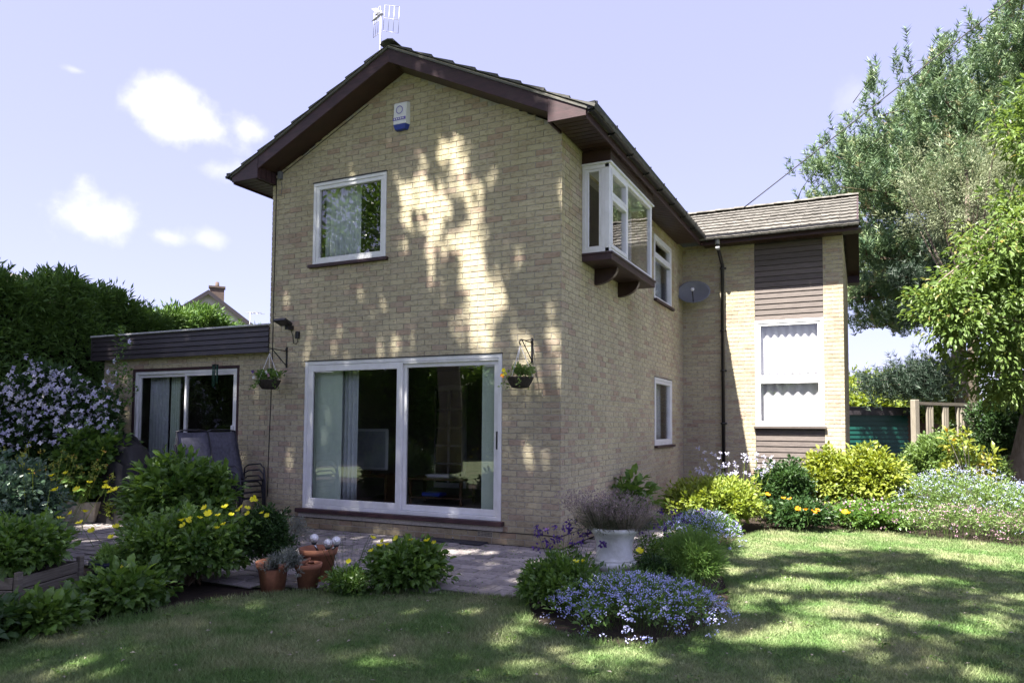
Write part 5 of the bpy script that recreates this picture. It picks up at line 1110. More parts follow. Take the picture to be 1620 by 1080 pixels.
# ---- round bed round the urn
def myosotis(x, y, rx, ry, h, n, label, mat=F_blue, leafm=L_green, fl=7, name='forget_me_not'):
    t = empty(name, (x, y, 0), 0, label, 'flowers'); cc, dd = clumps_ellipsoid(max(int(n*.35), int(rx*ry*420)), rx*.95, ry*.95, h*.92, 0, .3, .1); c, d, nr, LL, WW, r = bush_leaves(cc, dd, 16, .05, .018, .09); leaves('foliage', c, d, nr, LL, WW, leafm, t, 'leaf', r)
    a = RNG.random(n)*6.283; q = np.sqrt(RNG.random(n)); q = q*(1+RNG.normal(size=n)*.06); z = h*(.16+.84*np.sqrt(np.clip(1-q**2, 0, 1)))*(.82+.28*RNG.random(n)); tip = np.stack([np.cos(a)*q*rx, np.sin(a)*q*ry, z], 1)
    b = tip*[.8, .8, 0]; s = rdir(n)*.0013; mesh_np('stem', np.stack([b-s, b+s, tip+s*.5, tip-s*.5], 1).reshape(-1, 3), np.arange(n*4).reshape(-1, 4), L_green, t, np.repeat(RNG.random(n), 4))
    C = np.repeat(tip, fl, 0)+RNG.normal(size=(n*fl, 3))*[.014, .014, .009]; nn = norm(RNG.normal(size=(n*fl, 3))*.6+[0, -.3, .8]); rr = np.clip(np.repeat(RNG.random(n), fl)*.7+RNG.random(n*fl)*.3, 0, 1)
    o = leaves('flower', C, rdir(n*fl), nn, .01, .0125, mat, t, 'petal', rr); tag(o, kind='stuff'); return t
myosotis(1.66, -2.42, .70, .64, .29, 760, 'broad mound of blue forget-me-nots in front of the white urn')
myosotis(1.42, 1.05, .50, .72, .40, 620, 'second mound of blue forget-me-nots beside the path behind the urn', fl=6)
t, *_ = shrub('hypericum', 'leafy green shrub left of the urn beside the lawn', 'shrub', 822, 945, 892, 5.75, L_green, .055, .032, 190, 36, rough=.14)
shrub('feathery_plant', 'light green feathery plant at the right of the round bed', 'plant', 1050, 1142, 842, 6.35, L_dill, .05, .008, 300, 70, up=1.0)
shrub('low_plant', 'dark green low foliage between the urn and the feathery plant', 'plant', 1000, 1060, 885, 6.2, L_dark, .04, .018, 80, 34)
for (u, v0, w, lab, h) in ((895, 925, .24, 'left of the white urn', .55), (1040, 905, .28, 'right of the white urn', .62)):
    b = at(u, v0, z=0); t = empty('columbine', tuple(b), 0, 'tall columbine with dark purple flowers '+lab, 'flowers'); tip = stalks('stem', t, (0, 0, 0), w, h, 34, L_dark, .004, .55)
    s_ = RNG.choice(34, 26, replace=False); C = np.repeat(tip[s_], 9, 0)+RNG.normal(size=(26*9, 3))*.012; leaves('flower', C, rdir(26*9)-[0, 0, .4], rdir(26*9), .038, .022, F_purple, t)
    cc, dd = clumps_ellipsoid(60, w, w, h*.55, 0, .2, .15); c, d, nr, LL, WW, r = bush_leaves(cc, dd, 24, .035, .02, .07); leaves('foliage', c, d, nr, LL, WW, L_green, t, 'leaf', r)
b = at(1000, 900, z=0); t = empty('yellow_flower_plant', tuple(b), 0, 'few yellow flowers standing in the round bed', 'flowers'); poppies(t, pixpts(t, [(1012, 872), (1016, 874)], 6.2), size=.045); poppies(t, pixpts(t, [(912, 890), (920, 889), (896, 930), (898, 924)], 5.75), size=.04)
# ---- beds along the side wall and at the back
shrub('golden_shrub', 'bright yellow green shrub in front of the downpipe', 'shrub', 1054, 1205, 758, 10.2, L_yell, .075, .045, 260, 44, rough=.16)
shrub('ligularia', 'broad leaved dark green plant against the side wall', 'plant', 976, 1022, 765, 10.0, L_green, .16, .12, 34, 14, 'big', droop=.5)
b = at(1160, 800, d=10.9); t = empty('sweet_rocket', (b[0], b[1], 0), 0, 'tall pale lilac flowers behind the golden shrub by the downpipe', 'flowers'); stalks('stem', t, (0, 0, 0), .7, 1.02, 60, L_yell, .008, .3, F_lilac, .03, .022, 10)
shrub('dark_shrub', 'dark green glossy shrub below the wing cladding', 'shrub', 1190, 1290, 728, 10.9, L_dark, .06, .035, 200, 46, rough=.16)
shrub('choisya', 'left lobe of bright lime shrub under the wing window', 'shrub', 1272, 1360, 712, 11.4, L_lime, .085, .045, 200, 44, 'big', rough=.13)
shrub('choisya', 'large bright lime yellow shrub at the wing corner', 'shrub', 1322, 1436, 712, 10.9, L_lime, .085, .045, 330, 44, 'big', rough=.13)
t, *_ = shrub('geranium_foliage', 'low dark green foliage with orange poppies under the lime shrub', 'ground cover', 1200, 1320, 792, 10.1, L_dark, .06, .04, 150, 30)
poppies(t, pixpts(t, [(1262, 806), (1275, 807), (1287, 811), (1293, 808), (1214, 783), (1240, 789), (1250, 790)], 9.7), F_orange, .06)
t, *_ = shrub('geranium_foliage', 'low green foliage with pink and orange flowers right of the dark foliage', 'ground cover', 1305, 1440, 798, 10.2, L_green, .06, .04, 150, 30)
poppies(t, pixpts(t, [(1337, 811), (1342, 812)], 9.8), F_orange, .06)
n = 90; q = RNG.normal(size=(n, 3))*[.3, .2, .06]+[0, -.4, .35]; leaves('flower', q, rdir(n), rdir(n)-FW, .03, .03, F_pink, t, 'petal')
shrub('light_green_shrub', 'tall pale green fine leaved shrub in front of the fence post', 'shrub', 1426, 1535, 678, 12.4, L_light, .06, .035, 420, 50, rough=.12)
t = empty('magnolia', (at(1538, 800, d=11.6)[0], at(1538, 800, d=11.6)[1], 0), 0, 'small open branched shrub with yellow green leaves tinged orange', 'shrub')
mp_ = np.array(t.location); tips = np.array([at(u, v, d=11.6+random.uniform(-.3, .3))-mp_ for u, v in [(1500, 690), (1512, 700), (1520, 688), (1530, 692), (1506, 712), (1524, 705), (1540, 712), (1548, 718), (1562, 728), (1570, 722), (1566, 738), (1558, 742), (1500, 730), (1512, 745), (1545, 755), (1560, 770), (1575, 765), (1580, 775), (1568, 785), (1535, 735), (1518, 760), (1498, 750)]])
c, d, nr, LL, WW, r = bush_leaves(tips, norm(tips+[0, 0, 1]), 22, .12, .06, .16, .5); leaves('foliage', c, d, nr, LL, WW, L_orange, t, 'big', r); stems_mesh('branch', np.zeros((len(tips), 3)), tips, .012, .004, M_fence, t)
b = at(1520, 830, z=0)
myosotis(4.55, 3.95, 1.0, .85, .85, 620, 'tall drift of pale blue bluebells in front of the open branched shrub', F_paleblue, L_light, 5, 'bluebells')
myosotis(5.6, 3.7, .9, .8, .78, 460, 'pale blue bluebells at the right edge by the tree trunk', F_paleblue, L_light, 7, 'bluebells')
myosotis(4.4, 3.2, .9, .38, .42, 230, 'low cranesbill with pink flowers at the front of the right bed', F_pink, L_light, 6, 'cranesbill')
myosotis(5.5, 3.0, .8, .38, .46, 200, 'pink cranesbill spreading to the right edge of the bed', F_pink, L_light, 6, 'cranesbill')
shrub('euonymus', 'small lime green foliage clump between the lime shrub and the bluebells', 'plant', 1395, 1450, 790, 10.2, L_light, .05, .03, 60, 30)
shrub('holly', 'dark evergreen holly mass under the broadleaf tree', 'shrub', 1528, 1720, 592, 15.6, L_dark, .07, .045, 600, 60, rough=.14)
shrub('laurel', 'broad dark laurel closing the garden to the right of the leaning trunk', 'shrub', 0, 0, 0, 0, L_dark, .12, .07, 300, 40, pos=(10.2, 7.2, 2.6, 2.6), ry=1.6)
shrub('variegated_shrub', 'small pale edged shrub in front of the dark holly', 'shrub', 1560, 1600, 715, 12.8, L_light, .06, .04, 60, 30)
# ================================================================== TREES
def trunk_mesh(name, pts, rad, parent, mat=M_bark, n=12):
    m = MB(); P = [np.array(p, float) for p in pts]; m.tube(P, rad, n); return m.build(name, mat, parent)
def limbs(parent, starts, ends, r0, r1, mat=M_bark, name='branch', bow=.15, seg=5, n=6):
    m = MB()
    for s, e in zip(starts, ends):
        s = np.array(s, float); e = np.array(e, float); L = np.linalg.norm(e-s); pts = []
        off = RNG.normal(size=3)*bow*L*.4+np.array([0, 0, bow*L])
        for i in range(seg): 
            t = i/(seg-1); pts.append(s+(e-s)*t+off*4*t*(1-t)*.5+RNG.normal(size=3)*L*.012*(0 < i < seg-1))
        m.tube(pts, [r0+(r1-r0)*i/(seg-1) for i in range(seg)], n, False)
    return m.build(name, mat, parent)
# broadleaf tree at the right edge
def broadleaf():
    b = np.array([5.86, 8.3, 0]); t = empty('broadleaf_tree', tuple(b), 0, 'broadleaf tree with fresh green drooping leaves and a leaning grey trunk at the right edge', 'tree')
    top = at(1680, 420, d=13.3)-b
    trunk_mesh('trunk', [(0, 0, -.06), (.06, 0, .3), (.16, 0, .9), (.3, 0, 1.6), (.55, .0, 2.4), (.8, 0, 3.2), (1.1, 0, 4.4), (1.3, 0, 6.), (1.5, 0, 7.5)], [.34, .27, .235, .22, .21, .2, .17, .13, .08], t)
    cc = []; dd = []
    for (u, v, dp, rx, rz, n) in ((1565, 480, 12.6, 1.05, 1.25, 190), (1500, 500, 12.4, .62, .75, 75), (1610, 590, 12.6, .9, .6, 80), (1650, 420, 12.9, 1.4, 1.2, 200), (1625, 215, 12.9, .5, .95, 60), (1600, 320, 12.9, .35, .3, 18), (1595, 400, 12.3, .8, .6, 70), (1680, 520, 13.2, 1.6, 1.4, 120), (1790, 330, 13.4, 1.6, 1.5, 130), (1760, 150, 13.4, 1.3, 1.3, 90)):
        c0 = at(u, v, d=dp)-b; d = rdir(n); q = (.35+.65*RNG.random(n)**.6)*(1+RNG.normal(size=n)*.12)
        cc.append(c0+d*q[:, None]*[rx, rx, rz]); dd.append(d)
    cc = np.concatenate(cc); dd = np.concatenate(dd); dd = norm(dd*[1, 1, .4])
    c, d, nr, LL, WW, r = bush_leaves(cc, dd, 26, .125, .055, .30, .1, droop=.5); leaves('foliage', c, d, nr, LL, WW, L_chest, t, 'big', r)
    sel = RNG.choice(len(cc), 60, replace=False); st = np.array([[.55+.3*(i % 5)/2, 0, 2.2+ (i % 9)*.55] for i in range(60)]); limbs(t, st, cc[sel], .045, .012, bow=.1)
broadleaf()
# pines
def pine_tufts(cc, dd, L_, per=22):
    k = len(cc); C = np.repeat(cc, per, 0); D = np.repeat(dd, per, 0); n = k*per; t = RNG.random((n, 1)); D = norm(D+[0, 0, .6])
    d = norm(D*.75+norm(np.cross(D, rdir(n)))); c = C+D*(t-.5)*L_*2.2; return c, d, np.clip(np.repeat(RNG.random(k), per)*.75+RNG.random(n)*.25, 0, 1)
def pine(base, hh, R, label, n_lim, mat, r0, zmin, extra=(), L_=.16, cull=None, seed=0, wn=.02, per=24, tpb=40):
    t = empty('pine_tree', tuple(base), 0, label, 'tree'); base = np.array(base, float)
    trunk_mesh('trunk', [(0, 0, -.06), (.1, 0, hh*.25), (-.05, .05, hh*.5), (.05, 0, hh*.75), (0, 0, hh*.96)], [r0, r0*.85, r0*.65, r0*.4, r0*.12], t)
    cc = []; dd = []; S = []; E = []; S2 = []; E2 = []
    for i in range(n_lim):
        f = (i+.5)/n_lim; z = zmin+(hh*.97-zmin)*f; a = i*2.399+RNG.random()*.5
        prof = math.sin(min(1, (.22+.78*(1-f)))*math.pi/2)**.8*(.75+.35*RNG.random()); Lb = R*prof*(.55+.45*math.sin(min(1, (f+.12)*3)*math.pi/2))
        s = np.array([0, 0, z]); e = np.array([math.cos(a)*Lb, math.sin(a)*Lb, z+Lb*(.05+.5*f)]); S.append(s); E.append(e)
        for j in range(int(tpb*Lb/R)+8):
            q = .3+.7*RNG.random()**.7; p = s+(e-s)*q; side = RNG.normal(size=3)*[1, 1, .2]*Lb*.17*(1.25-q*.6); tip = p+side+np.array([0, 0, .12*Lb*.5])
            if j % 3 == 0: S2.append(p); E2.append(tip)
            m_ = 7
            for _ in range(m_):
                cc.append(tip+RNG.normal(size=3)*[.23, .23, .13]); dd.append(norm(side*.6/np.linalg.norm(side)+np.array([math.cos(a)*.4, math.sin(a)*.4, .9])+RNG.normal(size=3)*.25))
    for (s, e, wd, nn) in extra:
        s = np.array(s)-base; e = np.array(e)-base; S.append(s); E.append(e)
        for j in range(nn):
            q = .35+.65*RNG.random(); tip = s+(e-s)*q+RNG.normal(size=3)*[wd, wd, wd*.6]; cc.append(tip); dd.append(norm(e-s+[0, 0, .8]+RNG.normal(size=3)*.4))
    cc = np.array(cc); dd = np.array(dd)
    if cull is not None: k = cull(cc+base); cc, dd = cc[k], dd[k]
    c, d, r = pine_tufts(cc, dd, L_, per); leaves('foliage', c, d, rdir(len(c)), L_*(.7+.5*RNG.random(len(c))), wn, mat, t, 'needle', r)
    if cull is not None: ks = [i for i, e in enumerate(E) if cull(np.array([e])+base)[0]]; S = [S[i] for i in ks]; E = [E[i] for i in ks]; ks = [i for i, e in enumerate(E2) if cull(np.array([e])+base)[0]]; S2 = [S2[i] for i in ks]; E2 = [E2[i] for i in ks]
    limbs(t, S, E, .06, .02, bow=.06); limbs(t, S2, E2, .018, .008, M_twig, bow=.05, seg=3, n=4, name='twig')['kind'] = 'stuff'; return t
def project(P):
    d = P-CAMP; w = d@FW; return CX+FPX*(d@RT)/w, CY-FPX*(d@UP)/w
def crown_cull(P):
    """the crown is thin below: nothing hangs in the gap under the lowest limbs"""
    return (P[:, 0] > 1.55+.5*np.sin(P[:, 2]*3)) & (P[:, 2] > 4.6+.55*np.sin(P[:, 0]*2.3)-.4*(P[:, 0] < 3.2)) & (P[:, 2] < 10.2+(P[:, 0]-1.2)*.56+.45*np.sin(P[:, 0]*3.1+P[:, 1])+.3*np.sin(P[:, 0]*7.3))
pine((7.4, 18.6, 0), 14.6, 6.9, 'tall pine with blue green needles behind the wing and the garden fence', 90, L_pine, .34, 4.6, cull=crown_cull, tpb=44, L_=.19, wn=.03, per=32)
pine((12.8, 20, 0), 12.6, 5.6, 'second pine standing behind the first one at the right edge', 60, L_pine, .34, 4.5, tpb=20, L_=.22, wn=.036, per=30)
tr = at(1522, 660, d=20); low = [(at(1522, 612, d=20), at(1395, 610, d=20), .42, 330), (at(1522, 600, d=20), at(1440, 585, d=20), .42, 240), (at(1522, 612, d=20), at(1355, 605, d=20.5), .25, 90)]
pine((tr[0], tr[1], 0), 6.8, 1.8, 'dark pine with a grey trunk and low spreading limb behind the fence', 9, L_pinedark, .3, 4.2, extra=low, L_=.16, tpb=26)
# grey green tree mixed into the pine
def fluffy(name, label, u, v, dep, rx, rz, n, mat, L_, W_, per=36, trunk=True, kind='leaf', cat='tree'):
    c0 = at(u, v, d=dep); t = empty(name, (c0[0], c0[1], 0), 0, label, cat); d = rdir(n); q = (.4+.6*RNG.random(n)**.6)*(1+.18*RNG.normal(size=n)); cc = np.array([0, 0, c0[2]])+d*q[:, None]*[rx, rx, rz]; cc[:, 2] = np.abs(cc[:, 2])
    c, dd, nr, LL, WW, r = bush_leaves(cc, d, per, L_, W_, L_*3.2); leaves('foliage', c, dd, nr, LL, WW, mat, t, kind, r)
    if trunk: trunk_mesh('trunk', [(0, 0, -.06), (.05, 0, c0[2]*.5), (0, 0, c0[2]+rz*.5)], [rx*.09, rx*.07, rx*.03], t, n=8); sel = RNG.choice(n, min(n, 24), replace=False); limbs(t, np.tile([0, 0, c0[2]*.55], (len(sel), 1)), cc[sel], rx*.03, rx*.01, bow=.05)
    return t
fluffy('silver_tree', 'grey green feathery tree in front of the tall pine', 1530, 305, 17.5, 1.6, 1.3, 420, L_silver, .09, .02, 60)
fluffy('lime_tree', 'bright green tree far beyond the garage roof', 1365, 645, 42, 2.2, 1.7, 260, L_yell, .3, .2, 30)
fluffy('lime_tree', 'pale green tree beyond the garage, seen between the trunks', 1430, 635, 46, 2.6, 1.6, 260, L_light, .3, .18, 30)
fluffy('lime_tree', 'bright green tree behind the fence right of the garage', 1488, 622, 30, 1.1, 1.2, 220, L_yell, .2, .13, 30)
# conifer hedge at the left
def hedge():
    t = empty('conifer_hedge', (-10.4, 1.5, 0), 0, 'tall dark green conifer hedge along the left boundary behind the extension', 'hedge'); n = 7400; o = np.array(t.location)
    y = -5.5+RNG.random(n)*15.5; top = 3.78+.16*np.sin(y*2.1)+.11*np.sin(y*5.3)-.035*(y-0); z = top*(1-RNG.random(n)**1.6*.93); x0 = -9.75-.115*(y+.7); x = x0-.12*RNG.random(n)+.1*np.sin(y*3+z*2); k = RNG.random(n) < .28; x = np.where(k, x0-.1-RNG.random(n)*.95, x); z = np.where(k, top+RNG.random(n)*.12, z)
    cc = np.stack([x, y, z], 1)-o; dd = norm(np.stack([.75+0*x, RNG.normal(size=n)*.3, .55+0*x], 1)); dd[k] = norm(np.array([.25, 0, 1.])+RNG.normal(size=(k.sum(), 3))*.25)
    c, d, nr, LL, WW, r = bush_leaves(cc, dd, 19, .14, .042, .26, .25); leaves('foliage', c, d, nr, LL, WW, L_hedge, t, 'leaf', r)
    m = 60; ys = -4+RNG.random(m)*13; tp = 3.8-.035*ys; S = np.stack([-9.9-.115*(ys+.7)-RNG.random(m)*.5, ys, tp-.1], 1)-o; dv = norm(np.stack([.2+0*ys, .5+RNG.normal(size=m)*.3, .55+.3*RNG.random(m)], 1)); hl_ = .2+.45*RNG.random(m)**2
    E_ = np.repeat(S, 26, 0)+np.repeat(dv*hl_[:, None], 26, 0)*np.tile(np.linspace(0, 1, 26), m)[:, None]; D = np.repeat(dv, 26, 0)+rdir(m*26)*.6; leaves('shoot', E_, D, rdir(m*26), .11, .03, L_hedge, t)
    m2 = MB(); m2.box(-1.0, .25, -6.6, 8.2, -.05, 3.55); v = m2.v
    # solid dark body for the stems, the shade inside put into its colour
    m2 = MB(); m2.add([(-9.95-.115*(yy+.7)-dx-o[0], yy-o[1], zz) for yy in (-5.4, 9.8) for dx, zz in ((0, -.05), (0, 3.55-.035*yy), (.9, 3.55-.035*yy), (.9, -.05))], [(0, 1, 2, 3), (7, 6, 5, 4), (0, 4, 5, 1), (1, 5, 6, 2), (2, 6, 7, 3), (3, 7, 4, 0)]); m2.build('stems_and_shade', basic('twigs_and_shade', (.012, .02, .008), (.008, .012, .005), rough=1, scale=20), t)
hedge()
# the trees behind the photographer whose crowns shade house and lawn
LIT = [  # lit gaps in the shade: pixel, half sizes, where the light lands
 ('w', 683, 195, 16, 20), ('w', 716, 240, 30, 46), ('w', 668, 245, 12, 22), ('w', 655, 290, 24, 30), ('w', 690, 325, 26, 50), ('w', 742, 310, 18, 40), ('w', 640, 345, 16, 34), ('w', 735, 385, 34, 32), ('w', 690, 390, 18, 24), ('w', 768, 330, 12, 18),
 ('w', 640, 300, 10, 22), ('w', 752, 445, 30, 50), ('w', 786, 470, 22, 40), ('w', 745, 505, 34, 44), ('w', 682, 445, 18, 20), ('w', 702, 505, 14, 18), ('w', 640, 503, 11, 13), ('w', 765, 540, 26, 24), ('w', 832, 545, 26, 22), ('w', 872, 470, 13, 18), ('w', 882, 415, 9, 14), ('w', 872, 535, 15, 34), ('w', 845, 592, 16, 18), ('w', 622, 545, 22, 18),
 ('w', 490, 562, 8, 12), ('w', 532, 547, 8, 12), ('w', 562, 555, 10, 10), ('w', 555, 275, 10, 10), ('w', 565, 228, 5, 7), ('w', 812, 400, 8, 14), ('w', 838, 330, 10, 12), ('w', 793, 215, 5, 8), ('w', 865, 245, 6, 8), ('w', 839, 700, 10, 20), ('w', 395, 592, 10, 12), ('w', 580, 400, 16, 8), ('w', 640, 660, 5, 40), ('w', 510, 610, 6, 10),
 ('g', 645, 965, 25, 6), ('g', 745, 965, 20, 6), ('g', 830, 985, 30, 9), ('g', 590, 1040, 26, 8), ('g', 160, 1058, 90, 15), ('g', 330, 1000, 24, 5), ('g', 405, 955, 22, 5), ('b', 60, 840, 20, 14), ('b', 90, 770, 18, 10), ('b', 250, 900, 18, 18), ('b', 290, 740, 16, 10), ('b', 150, 700, 14, 10), ('b', 430, 850, 12, 12), ('b', 1010, 950, 22, 8), ('b', 1100, 980, 20, 8), ('b', 930, 960, 14, 8), ('b', 60, 960, 20, 8), ('g', 1000, 1012, 40, 8), ('g', 915, 1030, 40, 9), ('g', 828, 1052, 42, 11),
 ('g', 1200, 1002, 34, 12), ('g', 1290, 998, 90, 17), ('g', 1248, 922, 50, 8), ('g', 1350, 925, 40, 6), ('g', 1430, 914, 40, 6), ('g', 1555, 985, 46, 14), ('g', 1450, 975, 25, 8), ('g', 1480, 1010, 34, 6), ('g', 1160, 900, 18, 6), ('g', 1280, 895, 30, 5), ('g', 1330, 960, 60, 9), ('g', 1175, 960, 26, 8), ('g', 1540, 1062, 40, 8), ('g', 1210, 940, 26, 5), ('g', 1400, 1035, 26, 6), ('g', 1610, 940, 20, 5), ('g', 1210, 870, 30, 4),
 ('g', 720, 873, 36, 4), ('g', 862, 905, 26, 7), ('g', 700, 898, 20, 4), ('g', 770, 888, 14, 3), ('g', 850, 889, 16, 3), ('g', 828, 916, 20, 4), ('g', 500, 869, 24, 3), ('g', 610, 855, 16, 2.5), ('g', 165, 833, 36, 5), ('g', 990, 850, 12, 3), ('g', 1048, 845, 12, 3),
 ('f', 258, 540, 16, 14), ('f', 320, 535, 10, 10), ('b', 130, 790, 16, 10), ('b', 190, 800, 14, 8), ('b', 300, 830, 12, 16), ('b', 360, 850, 20, 16), ('b', 610, 890, 16, 14), ('b', 980, 880, 10, 20), ('b', 1090, 900, 22, 16), ('b', 330, 560, 3, 3)]
def ab(P): return np.array([P[0]+.164*P[2], P[1]+.58*P[2]])
gaps = []
for k, u, v, ru, rv in LIT:
    gs = {'w': .9, 'g': 1.3, 'f': 1.2, 'b': 1.5}[k]; ru, rv = ru*gs, rv*gs
    kw = {'w': {'y': 0.}, 'g': {'z': 0.}, 'f': {'y': -.33}, 'b': {'d': 8.4 if u < 250 else 6.2}}[k]
    c = ab(at(u, v, **kw)); e1 = ab(at(u+ru, v, **kw))-c; e2 = ab(at(u, v-rv, **kw))-c; gaps.append((c, np.linalg.inv(np.array([e1, e2]).T+1e-6*np.eye(2))))
def ingap(A, grow=0.):
    m = np.zeros(len(A), bool)
    for c, Mi in gaps: q = (A-c)@Mi.T; m |= (q**2).sum(1) < (1+grow)**2
    return m
def canopy():
    g = .23; xs, ys = np.meshgrid(np.arange(-10.5, 6.6, g), np.arange(-6.3, 6.5, g)); A = np.stack([xs.ravel(), ys.ravel()], 1); A += RNG.normal(size=A.shape)*g*.35
    a, b = A.T; wob = .35*np.sin(a*2.2)+.25*np.sin(a*5.1+1)
    lim = np.where(a < -5, 4.6, np.where(a < 1.05, 3.62, np.interp(a, [1.05, 2.0, 3.2, 4.0, 4.7, 7], [1.5, .75, 1.45, 1.15, .95, .8])))+wob*np.where(a < 1.05, .1, .5)
    keep = (b < lim) & ~((a > .62) & (b > 1.6))
    A = A[keep]; 
    A = A[RNG.random(len(A)) < np.where((A[:, 0] > 1.0), .84, np.where(A[:, 1] < 0, .93, .99))]
    A = A[~ingap(A, -.12)]
    hgt = np.where(A[:, 0] > 1.0, 9.5, 12.)+4.*RNG.random(len(A)); C = np.stack([A[:, 0]-.164*hgt, A[:, 1]-.58*hgt, hgt], 1)
    _u, _v = project(C); _f = ((C-CAMP)@FW) > 0; _k = ~(_f & (_u > -120) & (_u < 1740) & (_v > -110)); A, C, hgt = A[_k], C[_k], hgt[_k]
    tr_ = np.array([[-8.5, -11.0], [-2.2, -11.6], [3.8, -13.0]]); who = ((C[:, None, :2]-tr_[None]*[1, .25]-np.array([0, -6.])*[0, .0])**2*[1, .05]).sum(2).argmin(1)
    labs = ['tall broadleaf tree behind the photographer to the left, shading the extension', 'tall broadleaf tree behind the photographer, dappling the front wall with shade', 'tall broadleaf tree behind the photographer to the right, shading the lawn']
    for i in range(3):
        cc = C[who == i]; b = np.array([tr_[i][0], tr_[i][1], 0]); t = empty('shade_tree', tuple(b), 0, labs[i], 'tree')
        trunk_mesh('trunk', [(0, 0, -.06), (.1, .1, 2), (0, .3, 4.5), (.1, .6, 8), (.2, 1.0, 12), (.2, 1.3, 15)], [.42, .36, .32, .26, .17, .08], t)
        q = cc-b; per = 44; n = len(q)*per; c = np.repeat(q, per, 0)+RNG.normal(size=(n, 3))*[.12, .12, .16]
        cw = c+b; kk = ~ingap(np.stack([cw[:, 0]+.164*cw[:, 2], cw[:, 1]+.58*cw[:, 2]], 1), .02) | (RNG.random(n) < .03); c = c[kk]; n = len(c)
        d = rdir(n)*[1, 1, .5]; nr = norm(SUN+RNG.normal(size=(n, 3))*.5); leaves('foliage', c, d, nr, .15*(.7+.6*RNG.random(n)), .10, L_canopy, t, 'leaf')
        # limbs run through the shade, not through the gaps
        sel = RNG.choice(len(q), 46, replace=False); st = np.array([[.1, .5+.08*k % .9, 7+(k % 10)*.7] for k in range(46)]); limbs(t, st, q[sel], .075, .02, bow=.08)
    # undergrowth and hedge at the end of the garden, behind the photographer
canopy()
def back_hedge():
    t = empty('garden_hedge', (0, -19, 0), 0, 'dense green hedge and bushes at the far end of the garden behind the photographer', 'hedge'); n = 1500
    x = -24+RNG.random(n)*44; hgt = 4.0+.7*np.sin(x*.7)+.5*np.sin(x*1.9); z = hgt*RNG.random(n)**.7; y = .6*np.sin(x*1.3)+.4*RNG.random(n)
    cc = np.stack([x, y, z], 1); dd = norm(np.tile([0, 1., .5], (n, 1))); c, d, nr, LL, WW, r = bush_leaves(cc, dd, 30, .3, .17, .6); leaves('foliage', c, d, nr, LL, WW, L_green, t, 'leaf', r)
    m = MB(); m.box(-24, 20, -1.2, -.5, -.05, 4.0); m.build('stems_and_shade', MATS['twigs_and_shade'], t)  # dark slab behind the leaves, inner shade put into its colour
    for k, (x, y, h, r) in enumerate(((-19, -23, 15, 5), (-27, -21, 15, 5))):
        t = empty('garden_tree', (x, y, 0), 0, ['leafy tree beyond the far hedge behind the photographer, nearer of two', 'leafy tree beyond the far hedge, farthest left behind the photographer', 'leafy tree far off to the left beside the garden', 'leafy tree far off to the right beside the garden'][k], 'tree')
        d = rdir(420); q = (.45+.55*RNG.random(420)**.6)*(1+.12*RNG.normal(size=420)); cc = np.array([0, 0, h*.62])+d*q[:, None]*[r, r, h*.38]; c, dd, nr, LL, WW, rr = bush_leaves(cc, d, 26, .34, .2, .9); leaves('foliage', c, dd, nr, LL, WW, L_green, t, 'leaf', rr); trunk_mesh('trunk', [(0, 0, -.06), (.1, 0, h*.35), (0, 0, h*.8)], [.35, .28, .1], t)
back_hedge()
# ================================================================== BEYOND THE GARDEN
def garage():
    c = at(1388, 700, d=30); t = empty('garage', (0, 0, 0), 0, 'flat roofed brick garage with a dark fascia and green ribbed door', 'garage'); a = at(1337, 700, d=30); b = at(1436, 700, d=30.6); g = at(1441, 700, d=30.6)
    t.location = (a[0], a[1], 0); rz = math.atan2(b[1]-a[1], b[0]-a[0]); t.rotation_euler = (0, 0, rz); L = float(np.linalg.norm(b-a)[()]) if False else float(np.hypot(*(b-a)[:2]))
    m = MB(); m.box(-1.2, L, 0, .04, -.05, 1.92); d = m.build('garage_door', M_garage, t); m = MB(); z = 0
    while z < 1.9: m.box(-1.19, L-.01, -.07, -.001, z, z+.12); z += .19
    r = m.build('rib', M_garage, d); r['kind'] = 'stuff'
    m = MB(); m.box(L+.001, L+3.2, 0, 4, -.05, 2.0); m.box(-2.5, -1.201, 0, 4, -.05, 2.0); m.build('wall', M_brown, t)
    m = MB(); m.box(-2.6, L+3.3, -.25, 4.1, 1.95, 2.27); m.build('fascia', M_darkclad, t); m = MB(); m.box(-2.65, L+3.35, -.3, 4.15, 2.272, 2.31); m.build('roof_trim', M_black, t)
garage()
def fence():
    d_ = 15.5; a = at(1447, 632, d=d_); b = at(1510, 650, d=d_+.6); t = empty('garden_fence', (a[0], a[1], 0), math.atan2(b[1]-a[1], b[0]-a[0]), 'pale timber fence posts and pales joined by a top rail, right of the garage', 'fence')
    m = MB(); m.box(-.075, .075, -.06, .06, -.06, float(a[2])); m.build('post', M_fence, t, bevel=.01)
    h = float(at(1480, 641, d=d_+.3)[2])
    for x in (.42, .50, .58, .98, 1.05, 1.12, 1.5, 1.62, 1.7, 2.1): m = MB(); m.box(x-.025, x+.02, -.02, .02, -.06, h-.005-random.random()*.02); m.build('pale', M_fence, t)
    m = MB(); m.box(.08, 3., -.03, .03, h+.001, h+.07); m.build('rail', M_weathered, t)
fence()
